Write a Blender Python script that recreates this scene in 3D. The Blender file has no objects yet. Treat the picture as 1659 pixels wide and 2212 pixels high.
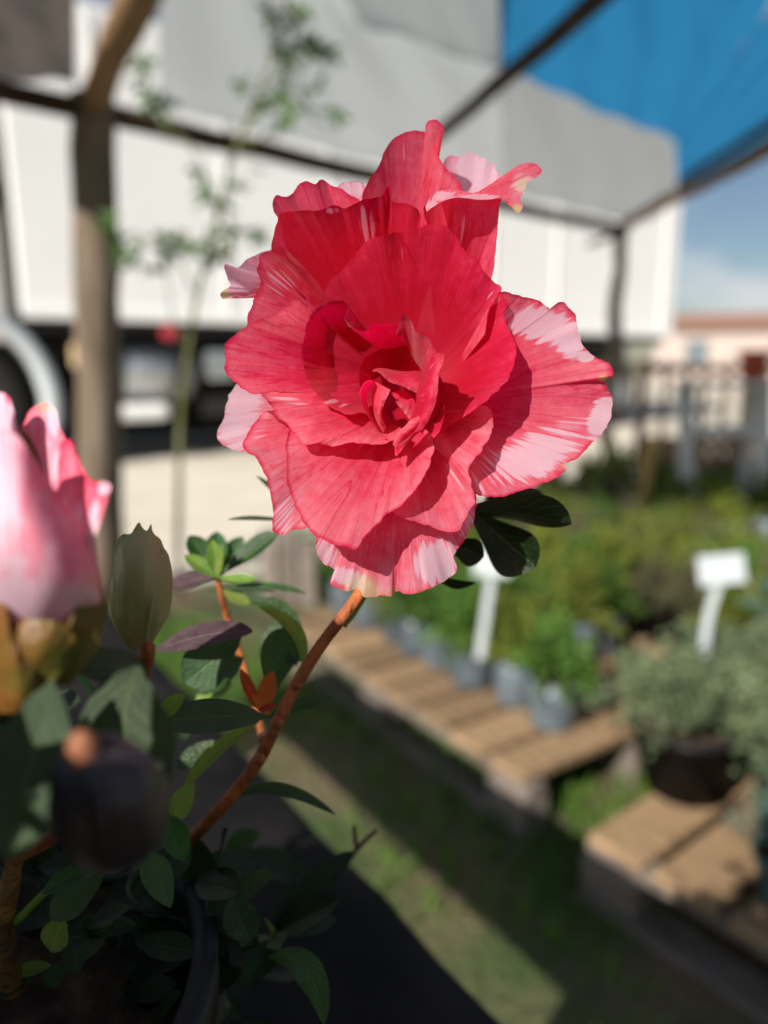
import bpy, bmesh, math, random
import numpy as np
from mathutils import Vector, Matrix

random.seed(7)
RNG = np.random.RandomState(7)
scene = bpy.context.scene
COL = scene.collection

# ------------------------------------------------------------------ camera
W, H = 1659.0, 2212.0                    # pixel grid used for reading the photograph
FPX = H * 26.0 / 36.0
TILT = math.radians(11.6)
CAM = Vector((0.0, 0.0, 1.0))
FOCUS = 0.176
cam_d = bpy.data.cameras.new('camera')
cam_d.sensor_fit = 'VERTICAL'
cam_d.sensor_height = 36.0
cam_d.sensor_width = 27.0
cam_d.lens = 26.0
cam_d.clip_start = 0.01
cam_d.clip_end = 1500.0
cam_d.dof.use_dof = True
cam_d.dof.focus_distance = FOCUS
cam_d.dof.aperture_fstop = 5.6
cam = bpy.data.objects.new('camera', cam_d)
COL.objects.link(cam)
cam.location = CAM
cam.rotation_euler = (math.radians(90) - TILT, 0, 0)
scene.camera = cam
scene.render.resolution_x, scene.render.resolution_y = 768, 1024

# ------------------------------------------------------------------ sun, sky
SUN = Vector((-0.48, -0.66, 0.58)).normalized()       # towards the sun: high, over the left shoulder
sun_elev = math.asin(SUN.z)
world = bpy.data.worlds.new('World')
scene.world = world
world.use_nodes = True
nt = world.node_tree
nt.nodes.clear()
wo = nt.nodes.new('ShaderNodeOutputWorld')
bg = nt.nodes.new('ShaderNodeBackground')
sky = nt.nodes.new('ShaderNodeTexSky')
sky.sky_type = 'NISHITA'
sky.sun_disc = False
sky.sun_elevation = sun_elev
sky.sun_rotation = math.atan2(SUN.x, SUN.y)
sky.air_density = 1.0
sky.dust_density = 0.6
sky.ozone_density = 2.0
bg.inputs['Strength'].default_value = 0.05
tc = nt.nodes.new('ShaderNodeTexCoord')
mp = nt.nodes.new('ShaderNodeMapping')
mp.inputs['Scale'].default_value = (1.0, 1.0, 2.6)
cn = nt.nodes.new('ShaderNodeTexNoise')
cn.inputs['Scale'].default_value = 2.6
cn.inputs['Detail'].default_value = 7.0
cn.inputs['Roughness'].default_value = 0.55
cr = nt.nodes.new('ShaderNodeMapRange')
cr.inputs['From Min'].default_value = 0.50
cr.inputs['From Max'].default_value = 0.66
cmix = nt.nodes.new('ShaderNodeMixRGB')
cmix.inputs['Color2'].default_value = (10.5, 10.7, 11.0, 1)
nt.links.new(tc.outputs['Generated'], mp.inputs['Vector'])
nt.links.new(mp.outputs['Vector'], cn.inputs['Vector'])
nt.links.new(cn.outputs['Fac'], cr.inputs['Value'])
nt.links.new(cr.outputs['Result'], cmix.inputs['Fac'])
nt.links.new(sky.outputs['Color'], cmix.inputs['Color1'])
nt.links.new(cmix.outputs['Color'], bg.inputs['Color'])
nt.links.new(bg.outputs['Background'], wo.inputs['Surface'])

sun_d = bpy.data.lights.new('sun', 'SUN')
sun_d.energy = 5.0
sun_d.angle = math.radians(0.53)
sun_d.color = (1.0, 0.94, 0.85)
sun = bpy.data.objects.new('sun', sun_d)
COL.objects.link(sun)
sun.rotation_euler = (-SUN).to_track_quat('-Z', 'Y').to_euler()
sun.location = (0, 0, 20)

vs = scene.view_settings
vs.view_transform = 'Standard'
vs.look = 'None'
vs.exposure = 0.5
vs.gamma = 1.0
vs.use_curve_mapping = False
scene.render.engine = 'CYCLES'
scene.cycles.use_denoising = True
scene.cycles.max_bounces = 8
scene.cycles.transmission_bounces = 4
scene.cycles.sample_clamp_indirect = 6.0

# ------------------------------------------------------------------ reading the photograph
CT, ST = math.cos(TILT), math.sin(TILT)
def ray(x, y):                            # unit forward depth
    a = (x - W / 2) / FPX
    b = -(y - H / 2) / FPX
    return Vector((a, CT + b * ST, -ST + b * CT))
def pd(x, y, d):                          # pixel + forward depth
    return CAM + ray(x, y) * d
def onz(x, y, z):                         # pixel on a level plane
    r = ray(x, y)
    return CAM + r * ((z - CAM.z) / r.z)

# ------------------------------------------------------------------ helpers
def link(o, parent=None):
    COL.objects.link(o)
    if parent is not None:
        o.parent = parent
        o.matrix_parent_inverse = Matrix.Identity(4)
    return o
def tag(o, label=None, cat=None, group=None, kind=None):
    if label: o['label'] = label
    if cat: o['category'] = cat
    if group: o['group'] = group
    if kind: o['kind'] = kind
    return o
def empty(name, loc=(0, 0, 0), rz=0.0):
    o = bpy.data.objects.new(name, None)
    o.empty_display_size = 0.05
    COL.objects.link(o)
    o.location = loc
    o.rotation_euler = (0, 0, rz)
    return o
def mesh_obj(name, verts, faces, mat, parent=None, smooth=False):
    me = bpy.data.meshes.new(name)
    me.from_pydata([tuple(v) for v in verts], [], faces)
    me.update()
    if smooth:
        me.polygons.foreach_set('use_smooth', [True] * len(me.polygons))
    if mat: me.materials.append(mat)
    return link(bpy.data.objects.new(name, me), parent)
def bm_obj(name, bm, mat, parent=None, smooth=False, bevel=0.0):
    if bevel > 0:
        bmesh.ops.bevel(bm, geom=bm.edges[:], offset=bevel, segments=2, affect='EDGES', profile=0.6)
    me = bpy.data.meshes.new(name)
    bm.normal_update()
    bm.to_mesh(me)
    bm.free()
    if smooth:
        me.polygons.foreach_set('use_smooth', [True] * len(me.polygons))
    if mat: me.materials.append(mat)
    return link(bpy.data.objects.new(name, me), parent)
def box_bm(sx, sy, sz, c=(0, 0, 0), bm=None, rot=None):
    bm = bm or bmesh.new()
    r = bmesh.ops.create_cube(bm, size=1.0)
    bmesh.ops.scale(bm, vec=(sx, sy, sz), verts=r['verts'])
    if rot is not None:
        bmesh.ops.rotate(bm, cent=(0, 0, 0), matrix=rot, verts=r['verts'])
    bmesh.ops.translate(bm, vec=c, verts=r['verts'])
    return bm
def catmull(pts, n, closed=False):
    P = np.array(pts, float)
    if len(P) == 1: return np.repeat(P, n, 0)
    if len(P) == 2:
        t = np.linspace(0, 1, n)[:, None]
        return P[0] * (1 - t) + P[1] * t
    d = np.concatenate([[0], np.cumsum(np.maximum(np.linalg.norm(np.diff(P[:, :2], axis=0), axis=1), 1e-6))])
    u = np.linspace(0, d[-1], n)
    k = np.clip(np.searchsorted(d, u, side='right') - 1, 0, len(P) - 2)
    t = ((u - d[k]) / (d[k + 1] - d[k]))[:, None]
    p1, p2 = P[k], P[k + 1]
    p0, p3 = P[np.maximum(k - 1, 0)], P[np.minimum(k + 2, len(P) - 1)]
    h = (d[k + 1] - d[k])[:, None]
    m1 = (p2 - p0) / np.maximum(d[k + 1] - d[np.maximum(k - 1, 0)], 1e-6)[:, None] * h
    m2 = (p3 - p1) / np.maximum(d[np.minimum(k + 2, len(P) - 1)] - d[k], 1e-6)[:, None] * h
    t2, t3 = t * t, t * t * t
    return (2*t3 - 3*t2 + 1) * p1 + (t3 - 2*t2 + t) * m1 + (-2*t3 + 3*t2) * p2 + (t3 - t2) * m2
def tube(name, pts, radii, mat, parent=None, seg=10, bump=0.0, cap=True):
    P = [Vector(p) for p in pts]
    n = len(P)
    verts, faces = [], []
    prev = None
    for i in range(n):
        t = (P[min(i + 1, n - 1)] - P[max(i - 1, 0)]).normalized()
        if prev is None:
            a = t.orthogonal().normalized()
        else:
            a = (prev - t * prev.dot(t)).normalized()
        prev = a
        b = t.cross(a)
        for j in range(seg):
            an = 2 * math.pi * j / seg
            r = radii[i] * (1 + bump * (random.random() - 0.5))
            verts.append(P[i] + (a * math.cos(an) + b * math.sin(an)) * r)
    for i in range(n - 1):
        for j in range(seg):
            k = (j + 1) % seg
            faces.append((i*seg + j, i*seg + k, (i+1)*seg + k, (i+1)*seg + j))
    if cap:
        faces.append(tuple(range(seg - 1, -1, -1)))
        faces.append(tuple((n-1)*seg + j for j in range(seg)))
    return mesh_obj(name, verts, faces, mat, parent, True)
def smooth_path(pts, n):
    P = np.array([tuple(p) for p in pts], float)
    d = np.concatenate([[0], np.cumsum(np.linalg.norm(np.diff(P, axis=0), axis=1))])
    u = np.linspace(0, d[-1], n)
    k = np.clip(np.searchsorted(d, u, side='right') - 1, 0, len(P) - 2)
    t = ((u - d[k]) / (d[k+1] - d[k]))[:, None]
    p0, p1, p2, p3 = P[np.maximum(k-1, 0)], P[k], P[k+1], P[np.minimum(k+2, len(P)-1)]
    return 0.5 * (2*p1 + (p2-p0)*t + (2*p0-5*p1+4*p2-p3)*t*t + (3*p1-p0-3*p2+p3)*t**3)
def copy_tree(o, parent=None):
    c = o.copy()
    COL.objects.link(c)
    if parent is not None: c.parent = parent
    for ch in [q for q in bpy.data.objects if q.parent == o]:
        copy_tree(ch, c)
    return c

# ------------------------------------------------------------------ materials
def new_mat(name):
    m = bpy.data.materials.new(name)
    m.use_nodes = True
    return m, m.node_tree, m.node_tree.nodes['Principled BSDF']
def N(t, kind, **kw):
    n = t.nodes.new(kind)
    for k, v in kw.items(): setattr(n, k, v)
    return n
def simple(name, c1, c2=None, scale=20.0, rough=0.7, bump=0.0, spec=0.3, detail=6.0, stretch=None, metal=0.0, transl=0.0, tcol=None, objvar=0.0):
    m, t, b = new_mat(name)
    b.inputs['Roughness'].default_value = rough
    b.inputs['Specular IOR Level'].default_value = spec
    b.inputs['Metallic'].default_value = metal
    c2 = c2 or c1
    co = N(t, 'ShaderNodeTexCoord')
    mp = N(t, 'ShaderNodeMapping')
    mp.inputs['Scale'].default_value = stretch or (1, 1, 1)
    no = N(t, 'ShaderNodeTexNoise')
    no.inputs['Scale'].default_value = scale
    no.inputs['Detail'].default_value = detail
    mr = N(t, 'ShaderNodeMapRange')
    mr.inputs['From Min'].default_value = 0.33
    mr.inputs['From Max'].default_value = 0.67
    mx = N(t, 'ShaderNodeMixRGB')
    mx.inputs['Color1'].default_value = (*c1, 1)
    mx.inputs['Color2'].default_value = (*c2, 1)
    L = t.links.new
    L(co.outputs['Object'], mp.inputs['Vector']); L(mp.outputs['Vector'], no.inputs['Vector'])
    L(no.outputs['Fac'], mr.inputs['Value']); L(mr.outputs['Result'], mx.inputs['Fac'])
    out = mx.outputs['Color']
    if objvar > 0:
        oi = N(t, 'ShaderNodeObjectInfo')
        hv = N(t, 'ShaderNodeHueSaturation')
        vr = N(t, 'ShaderNodeMapRange')
        vr.inputs['To Min'].default_value = 1 - objvar
        vr.inputs['To Max'].default_value = 1 + objvar
        L(oi.outputs['Random'], vr.inputs['Value']); L(vr.outputs['Result'], hv.inputs['Value'])
        L(out, hv.inputs['Color']); out = hv.outputs['Color']
    L(out, b.inputs['Base Color'])
    if bump > 0:
        bp = N(t, 'ShaderNodeBump')
        bp.inputs['Strength'].default_value = bump
        bp.inputs['Distance'].default_value = 0.01
        L(no.outputs['Fac'], bp.inputs['Height']); L(bp.outputs['Normal'], b.inputs['Normal'])
    if transl > 0:
        tr = N(t, 'ShaderNodeBsdfTranslucent')
        ms = N(t, 'ShaderNodeMixShader')
        ms.inputs['Fac'].default_value = transl
        if tcol: tr.inputs['Color'].default_value = (*tcol, 1)
        else: L(out, tr.inputs['Color'])
        L(b.outputs['BSDF'], ms.inputs[1]); L(tr.outputs['BSDF'], ms.inputs[2])
        L(ms.outputs['Shader'], t.nodes['Material Output'].inputs['Surface'])
    return m

def petal_material(name, transl=0.58, clear=0.055):
    m, t, b = new_mat(name)
    L = t.links.new
    at = N(t, 'ShaderNodeAttribute', attribute_name='pig')
    se = N(t, 'ShaderNodeSeparateColor')
    L(at.outputs['Color'], se.inputs['Color'])
    uv = N(t, 'ShaderNodeUVMap')
    def noise(su, sv, scale, detail, dist=0.0, off=0.0):
        mp = N(t, 'ShaderNodeMapping')
        mp.inputs['Scale'].default_value = (su, sv, 1)
        mp.inputs['Location'].default_value = (off, off * 1.7, 0)
        L(uv.outputs['UV'], mp.inputs['Vector'])
        no = N(t, 'ShaderNodeTexNoise')
        no.inputs['Scale'].default_value = scale
        no.inputs['Detail'].default_value = detail
        no.inputs['Distortion'].default_value = dist
        L(mp.outputs['Vector'], no.inputs['Vector'])
        return no.outputs['Fac']
    def math_(op, a, b_=None, c=None):
        n = N(t, 'ShaderNodeMath', operation=op)
        for i, v in enumerate((a, b_, c)):
            if v is None: continue
            if isinstance(v, (int, float)): n.inputs[i].default_value = v
            else: L(v, n.inputs[i])
        return n.outputs[0]
    def rng(v, a, b_, c=0.0, d=1.0, smooth=False):
        n = N(t, 'ShaderNodeMapRange')
        if smooth: n.interpolation_type = 'SMOOTHSTEP'
        L(v, n.inputs['Value'])
        for k, q in zip(('From Min', 'From Max', 'To Min', 'To Max'), (a, b_, c, d)): n.inputs[k].default_value = q
        return n.outputs['Result']
    streak = noise(1.1, 0.95, 1.0, 3.0, 0.25)
    fine = noise(9.0, 2.2, 1.0, 5.0, 0.6, 3.1)
    blotch = noise(3.0, 0.25, 1.0, 2.0, 0.0, 9.0)
    veinn = noise(1.0, 0.30, 1.0, 1.5, 0.5, 5.0)
    vein = rng(math_('ABSOLUTE', math_('SUBTRACT', veinn, 0.5)), 0.0, 0.022, 1.0, 0.0, True)
    # whiteness: a soft field cut into streaks
    wf = math_('ADD', se.outputs['Green'], math_('MULTIPLY', math_('MULTIPLY', math_('SUBTRACT', streak, 0.5), 2.0), rng(se.outputs['Green'], 0.05, 0.45)))
    white = rng(wf, 0.36, 0.70, 0.0, 1.0, True)
    dn = math_('ADD', se.outputs['Red'], math_('MULTIPLY', math_('SUBTRACT', streak, 0.5), 0.22))
    dn = math_('ADD', dn, math_('MULTIPLY', math_('SUBTRACT', fine, 0.5), 0.22))
    dn = math_('ADD', dn, math_('MULTIPLY', math_('SUBTRACT', blotch, 0.5), 0.35))
    dn = math_('ADD', dn, math_('MULTIPLY', vein, 0.15))
    gco = N(t, 'ShaderNodeTexCoord')
    gr = N(t, 'ShaderNodeTexNoise'); gr.inputs['Scale'].default_value = 2600.0; gr.inputs['Detail'].default_value = 2.0
    L(gco.outputs['Object'], gr.inputs['Vector'])
    g2 = N(t, 'ShaderNodeTexNoise'); g2.inputs['Scale'].default_value = 420.0; g2.inputs['Detail'].default_value = 4.0
    L(gco.outputs['Object'], g2.inputs['Vector'])
    dn = math_('ADD', dn, math_('MULTIPLY', math_('SUBTRACT', gr.outputs['Fac'], 0.5), 0.20))
    dn = math_('ADD', dn, math_('MULTIPLY', math_('SUBTRACT', g2.outputs['Fac'], 0.5), 0.30))
    keep = math_('SUBTRACT', 1.0, math_('MULTIPLY', white, 0.86))
    dn = math_('MULTIPLY', dn, keep)
    rp = N(t, 'ShaderNodeValToRGB')
    el = rp.color_ramp.elements
    el[0].position = 0.0; el[0].color = (0.80, 0.56, 0.66, 1)
    el[1].position = 1.0; el[1].color = (0.56, 0.003, 0.030, 1)
    for p, c in ((0.20, (0.78, 0.30, 0.40)), (0.46, (0.79, 0.135, 0.20)), (0.74, (0.68, 0.020, 0.085))):
        e = el.new(p); e.color = (*c, 1)
    L(dn, rp.inputs['Fac'])
    tip = N(t, 'ShaderNodeMixRGB')
    tip.inputs['Color2'].default_value = (0.62, 0.60, 0.30, 1)
    L(se.outputs['Blue'], tip.inputs['Fac']); L(rp.outputs['Color'], tip.inputs['Color1'])
    L(tip.outputs['Color'], b.inputs['Base Color'])
    b.inputs['Roughness'].default_value = 0.5
    b.inputs['Specular IOR Level'].default_value = 0.22
    b.inputs['Sheen Weight'].default_value = 0.15
    bp = N(t, 'ShaderNodeBump')
    bp.inputs['Strength'].default_value = 0.22
    bp.inputs['Distance'].default_value = 0.0005
    hh = math_('ADD', math_('ADD', math_('MULTIPLY', gr.outputs['Fac'], 0.35), math_('MULTIPLY', streak, 0.7)), math_('ADD', math_('MULTIPLY', fine, 0.6), math_('MULTIPLY', vein, -0.25)))
    L(hh, bp.inputs['Height']); L(bp.outputs['Normal'], b.inputs['Normal'])
    tr = N(t, 'ShaderNodeBsdfTranslucent')
    ts = N(t, 'ShaderNodeHueSaturation'); ts.inputs['Saturation'].default_value = 1.15; ts.inputs['Value'].default_value = 1.15
    L(tip.outputs['Color'], ts.inputs['Color']); L(ts.outputs['Color'], tr.inputs['Color'])
    L(bp.outputs['Normal'], tr.inputs['Normal'])
    ms = N(t, 'ShaderNodeMixShader')
    ms.inputs['Fac'].default_value = transl
    L(b.outputs['BSDF'], ms.inputs[1]); L(tr.outputs['BSDF'], ms.inputs[2])
    tp_ = N(t, 'ShaderNodeBsdfTransparent'); tp_.inputs['Color'].default_value = (1.0, 0.22, 0.34, 1)
    m3 = N(t, 'ShaderNodeMixShader'); m3.inputs['Fac'].default_value = clear
    L(ms.outputs['Shader'], m3.inputs[1]); L(tp_.outputs['BSDF'], m3.inputs[2])
    L(m3.outputs['Shader'], t.nodes['Material Output'].inputs['Surface'])
    return m

def leaf_material(name, c1, c2, tcol, rough=0.38, transl=0.22, spec=0.45):
    m, t, b = new_mat(name)
    L = t.links.new
    uv = N(t, 'ShaderNodeUVMap')
    sp = N(t, 'ShaderNodeSeparateXYZ')
    L(uv.outputs['UV'], sp.inputs['Vector'])
    ab = N(t, 'ShaderNodeMath', operation='ABSOLUTE')
    su = N(t, 'ShaderNodeMath', operation='SUBTRACT'); su.inputs[1].default_value = 0.5
    L(sp.outputs['Y'], su.inputs[0]); L(su.outputs[0], ab.inputs[0])
    mid = N(t, 'ShaderNodeMapRange'); mid.interpolation_type = 'SMOOTHSTEP'
    mid.inputs['From Min'].default_value = 0.0; mid.inputs['From Max'].default_value = 0.045
    mid.inputs['To Min'].default_value = 1.0; mid.inputs['To Max'].default_value = 0.0
    L(ab.outputs[0], mid.inputs['Value'])
    # side veins: chevrons u*k - |v|*j
    mu = N(t, 'ShaderNodeMath', operation='MULTIPLY'); mu.inputs[1].default_value = 7.0
    L(sp.outputs['X'], mu.inputs[0])
    mv = N(t, 'ShaderNodeMath', operation='MULTIPLY_ADD'); mv.inputs[1].default_value = -5.0
    L(ab.outputs[0], mv.inputs[0]); L(mu.outputs[0], mv.inputs[2])
    fr = N(t, 'ShaderNodeMath', operation='PINGPONG'); fr.inputs[1].default_value = 0.5
    L(mv.outputs[0], fr.inputs[0])
    sv = N(t, 'ShaderNodeMapRange'); sv.interpolation_type = 'SMOOTHSTEP'
    sv.inputs['From Min'].default_value = 0.0; sv.inputs['From Max'].default_value = 0.12
    sv.inputs['To Min'].default_value = 1.0; sv.inputs['To Max'].default_value = 0.0
    L(fr.outputs[0], sv.inputs['Value'])
    co = N(t, 'ShaderNodeTexCoord')
    no = N(t, 'ShaderNodeTexNoise'); no.inputs['Scale'].default_value = 260.0; no.inputs['Detail'].default_value = 6
    L(co.outputs['Object'], no.inputs['Vector'])
    no2 = N(t, 'ShaderNodeTexNoise'); no2.inputs['Scale'].default_value = 1400.0; no2.inputs['Detail'].default_value = 3
    L(co.outputs['Object'], no2.inputs['Vector'])
    mx = N(t, 'ShaderNodeMixRGB'); mx.inputs['Color1'].default_value = (*c1, 1); mx.inputs['Color2'].default_value = (*c2, 1)
    mr = N(t, 'ShaderNodeMapRange'); mr.inputs['From Min'].default_value = 0.3; mr.inputs['From Max'].default_value = 0.7
    L(no.outputs['Fac'], mr.inputs['Value']); L(mr.outputs['Result'], mx.inputs['Fac'])
    oi = N(t, 'ShaderNodeObjectInfo')
    hv = N(t, 'ShaderNodeHueSaturation')
    vr = N(t, 'ShaderNodeMapRange'); vr.inputs['To Min'].default_value = 0.65; vr.inputs['To Max'].default_value = 1.35
    hr = N(t, 'ShaderNodeMapRange'); hr.inputs['To Min'].default_value = 0.475; hr.inputs['To Max'].default_value = 0.525
    L(oi.outputs['Random'], vr.inputs['Value']); L(oi.outputs['Random'], hr.inputs['Value'])
    L(vr.outputs['Result'], hv.inputs['Value']); L(hr.outputs['Result'], hv.inputs['Hue'])
    L(mx.outputs['Color'], hv.inputs['Color'])
    m2 = N(t, 'ShaderNodeMixRGB'); m2.inputs['Color2'].default_value = (c2[0]*2.2, c2[1]*2.0, c2[2]*1.6, 1)
    ml = N(t, 'ShaderNodeMath', operation='MULTIPLY'); ml.inputs[1].default_value = 0.55
    L(mid.outputs['Result'], ml.inputs[0]); L(ml.outputs[0], m2.inputs['Fac'])
    L(hv.outputs['Color'], m2.inputs['Color1'])
    L(m2.outputs['Color'], b.inputs['Base Color'])
    b.inputs['Roughness'].default_value = rough
    b.inputs['Specular IOR Level'].default_value = spec
    bp = N(t, 'ShaderNodeBump'); bp.inputs['Strength'].default_value = 0.5; bp.inputs['Distance'].default_value = 0.0007
    a1 = N(t, 'ShaderNodeMath', operation='MULTIPLY_ADD'); a1.inputs[1].default_value = -0.5
    L(sv.outputs['Result'], a1.inputs[0]); L(no2.outputs['Fac'], a1.inputs[2])
    a2 = N(t, 'ShaderNodeMath', operation='MULTIPLY_ADD'); a2.inputs[1].default_value = -1.0
    L(mid.outputs['Result'], a2.inputs[0]); L(a1.outputs[0], a2.inputs[2])
    L(a2.outputs[0], bp.inputs['Height']); L(bp.outputs['Normal'], b.inputs['Normal'])
    tr = N(t, 'ShaderNodeBsdfTranslucent'); tr.inputs['Color'].default_value = (*tcol, 1)
    ms = N(t, 'ShaderNodeMixShader'); ms.inputs['Fac'].default_value = transl
    L(b.outputs['BSDF'], ms.inputs[1]); L(tr.outputs['BSDF'], ms.inputs[2])
    L(ms.outputs['Shader'], t.nodes['Material Output'].inputs['Surface'])
    return m

M = {}
M['petal'] = petal_material('petal')
M['budpetal'] = petal_material('bud_petal', 0.25, 0.0)
M['leaf'] = leaf_material('azalea_leaf', (0.012, 0.045, 0.009), (0.030, 0.085, 0.014), (0.08, 0.22, 0.015))
M['leaf_shaded'] = leaf_material('azalea_leaf_shaded', (0.006, 0.020, 0.005), (0.014, 0.036, 0.009), (0.03, 0.07, 0.008), 0.42, 0.1, 0.35)  # darker copy of the leaf: shade is put into its colour
M['leaf_young'] = leaf_material('azalea_leaf_young', (0.10, 0.20, 0.03), (0.20, 0.28, 0.04), (0.30, 0.42, 0.05), 0.45, 0.3)
M['leaf_grey'] = leaf_material('azalea_leaf_hairy', (0.026, 0.058, 0.024), (0.052, 0.088, 0.038), (0.12, 0.22, 0.06), 0.6, 0.2, 0.3)
M['leaf_purple'] = leaf_material('azalea_leaf_bronze', (0.050, 0.028, 0.035), (0.10, 0.060, 0.065), (0.20, 0.06, 0.06), 0.6, 0.12, 0.3)
M['leaf_orange'] = leaf_material('azalea_leaf_withered', (0.42, 0.07, 0.02), (0.55, 0.12, 0.03), (0.55, 0.10, 0.02), 0.55, 0.3, 0.2)
M['bract'] = simple('bud_bract', (0.10, 0.11, 0.02), (0.22, 0.085, 0.018), 90, 0.45, 0.3, 0.4, transl=0.2)
M['budgreen'] = simple('bud_green', (0.30, 0.36, 0.10), (0.46, 0.40, 0.20), 70, 0.42, 0.3, 0.4, stretch=(1, 1, 0.25), transl=0.25)
M['darkbud'] = simple('dark_bud', (0.016, 0.013, 0.018), (0.035, 0.022, 0.024), 60, 0.42, 0.3, 0.5)
M['twig'] = simple('azalea_twig', (0.42, 0.125, 0.030), (0.22, 0.060, 0.022), 170, 0.55, 0.6, 0.35, stretch=(1, 1, 0.5))
M['oldtwig'] = simple('azalea_old_wood', (0.26, 0.13, 0.030), (0.10, 0.050, 0.018), 150, 0.6, 0.6, 0.3)
M['pot'] = simple('black_plastic', (0.007, 0.007, 0.009), (0.012, 0.012, 0.014), 30, 0.5, 0.05, 0.25)
M['bag'] = simple('grow_bag_plastic', (0.07, 0.09, 0.11), (0.12, 0.15, 0.175), 26, 0.4, 0.4, 0.5, objvar=0.3)
M['tealpot'] = simple('teal_plastic', (0.02, 0.085, 0.11), (0.03, 0.12, 0.15), 10, 0.4, 0.1, 0.5)
M['soil'] = simple('potting_soil', (0.035, 0.024, 0.017), (0.10, 0.07, 0.05), 120, 0.95, 1.0, 0.1)
M['sheet'] = simple('black_ground_cloth', (0.004, 0.004, 0.005), (0.016, 0.014, 0.014), 14, 0.8, 0.4, 0.12)
M['wood'] = simple('pallet_wood', (0.16, 0.105, 0.060), (0.36, 0.24, 0.135), 11, 0.8, 0.5, 0.2, stretch=(1, 9, 9), objvar=0.28)
M['greywood'] = simple('grey_wood', (0.13, 0.105, 0.09), (0.24, 0.20, 0.175), 8, 0.85, 0.5, 0.2, stretch=(1, 8, 8), objvar=0.2)
M['post'] = simple('weathered_pole', (0.10, 0.072, 0.050), (0.24, 0.185, 0.14), 12, 0.85, 0.8, 0.15, stretch=(1, 1, 0.22))
M['beam'] = simple('dark_pole', (0.045, 0.030, 0.022), (0.085, 0.055, 0.038), 10, 0.85, 0.5, 0.15)
M['pole'] = simple('brown_pole', (0.20, 0.115, 0.055), (0.30, 0.18, 0.095), 9, 0.8, 0.5, 0.2, stretch=(1, 1, 0.3))
M['whitecloth'] = simple('white_shade_cloth', (0.62, 0.64, 0.65), (0.72, 0.73, 0.73), 3.0, 0.9, 0.3, 0.1, stretch=(5, 0.7, 1), transl=0.5, tcol=(0.50, 0.53, 0.55))
M['thincloth'] = simple('thin_white_cloth', (0.80, 0.81, 0.81), (0.84, 0.84, 0.84), 3.0, 0.9, 0.2, 0.1, transl=0.85, tcol=(0.86, 0.87, 0.88))
M['greycloth'] = simple('grey_shade_cloth', (0.52, 0.53, 0.54), (0.60, 0.61, 0.61), 3.0, 0.9, 0.3, 0.1, stretch=(5, 0.7, 1), transl=0.5, tcol=(0.40, 0.42, 0.43))
M['bluecloth'] = simple('blue_shade_cloth', (0.035, 0.20, 0.40), (0.055, 0.27, 0.50), 3.0, 0.9, 0.3, 0.1, stretch=(5, 0.7, 1), transl=0.5, tcol=(0.03, 0.25, 0.52))
M['net'] = simple('dark_net', (0.05, 0.045, 0.045), (0.20, 0.18, 0.17), 9.0, 0.9, 0.3, 0.1, transl=0.35, tcol=(0.16, 0.14, 0.13))
M['white'] = simple('white_paint', (0.86, 0.86, 0.86), (0.89, 0.89, 0.88), 2.0, 0.4, 0.0, 0.5)
M['cream'] = simple('cream_paint', (0.80, 0.77, 0.71), (0.85, 0.82, 0.76), 1.5, 0.45, 0.0, 0.5)
M['glass'] = simple('dark_glass', (0.10, 0.14, 0.17), (0.14, 0.18, 0.21), 1.0, 0.05, 0.0, 0.8)
M['rubber'] = simple('tyre_rubber', (0.020, 0.019, 0.019), (0.045, 0.040, 0.038), 12, 0.75, 0.2, 0.3)
M['steel'] = simple('grey_steel', (0.45, 0.48, 0.50), (0.58, 0.60, 0.62), 5, 0.35, 0.1, 0.5, metal=0.7)
M['chassis'] = simple('dark_chassis', (0.010, 0.010, 0.012), (0.022, 0.020, 0.020), 6, 0.6, 0.1, 0.4)
M['fender'] = simple('grey_fender', (0.50, 0.55, 0.58), (0.56, 0.60, 0.63), 5, 0.35, 0.0, 0.5)
M['redlamp'] = simple('red_lens', (0.50, 0.03, 0.06), (0.60, 0.06, 0.09), 30, 0.2, 0.0, 0.6)
M['amber'] = simple('amber_lens', (0.75, 0.55, 0.28), (0.82, 0.65, 0.36), 30, 0.25, 0.0, 0.6)
M['terracotta'] = simple('red_clay', (0.52, 0.095, 0.05), (0.60, 0.13, 0.07), 12, 0.7, 0.2, 0.3)
M['tag'] = simple('white_tag_plastic', (0.58, 0.63, 0.66), (0.64, 0.68, 0.70), 8, 0.35, 0.0, 0.5, transl=0.2)
M['standwood'] = simple('pale_grey_wood', (0.58, 0.55, 0.53), (0.70, 0.67, 0.64), 8, 0.85, 0.5, 0.2)
M['brownwood'] = simple('brown_planks', (0.27, 0.165, 0.10), (0.42, 0.27, 0.17), 8, 0.8, 0.5, 0.2, stretch=(8, 8, 1), objvar=0.3)
M['darkwood'] = simple('dark_picket_wood', (0.085, 0.055, 0.035), (0.14, 0.095, 0.06), 8, 0.8, 0.4, 0.2)
M['yellowwood'] = simple('yellow_stake', (0.48, 0.28, 0.08), (0.56, 0.35, 0.12), 14, 0.7, 0.2, 0.3)
M['bluebox'] = simple('blue_plastic', (0.02, 0.06, 0.16), (0.03, 0.08, 0.20), 8, 0.4, 0.0, 0.5)
M['maple'] = simple('sapling_leaf', (0.030, 0.075, 0.012), (0.055, 0.12, 0.02), 12, 0.5, 0.0, 0.3, transl=0.3, tcol=(0.09, 0.17, 0.02), objvar=0.35)
M['sapstem'] = simple('sapling_stem', (0.10, 0.11, 0.035), (0.15, 0.15, 0.06), 14, 0.5, 0.1, 0.3)
M['fol_green'] = simple('herb_green', (0.055, 0.13, 0.022), (0.12, 0.22, 0.035), 18, 0.6, 0.0, 0.3, transl=0.3, objvar=0.25)
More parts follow.
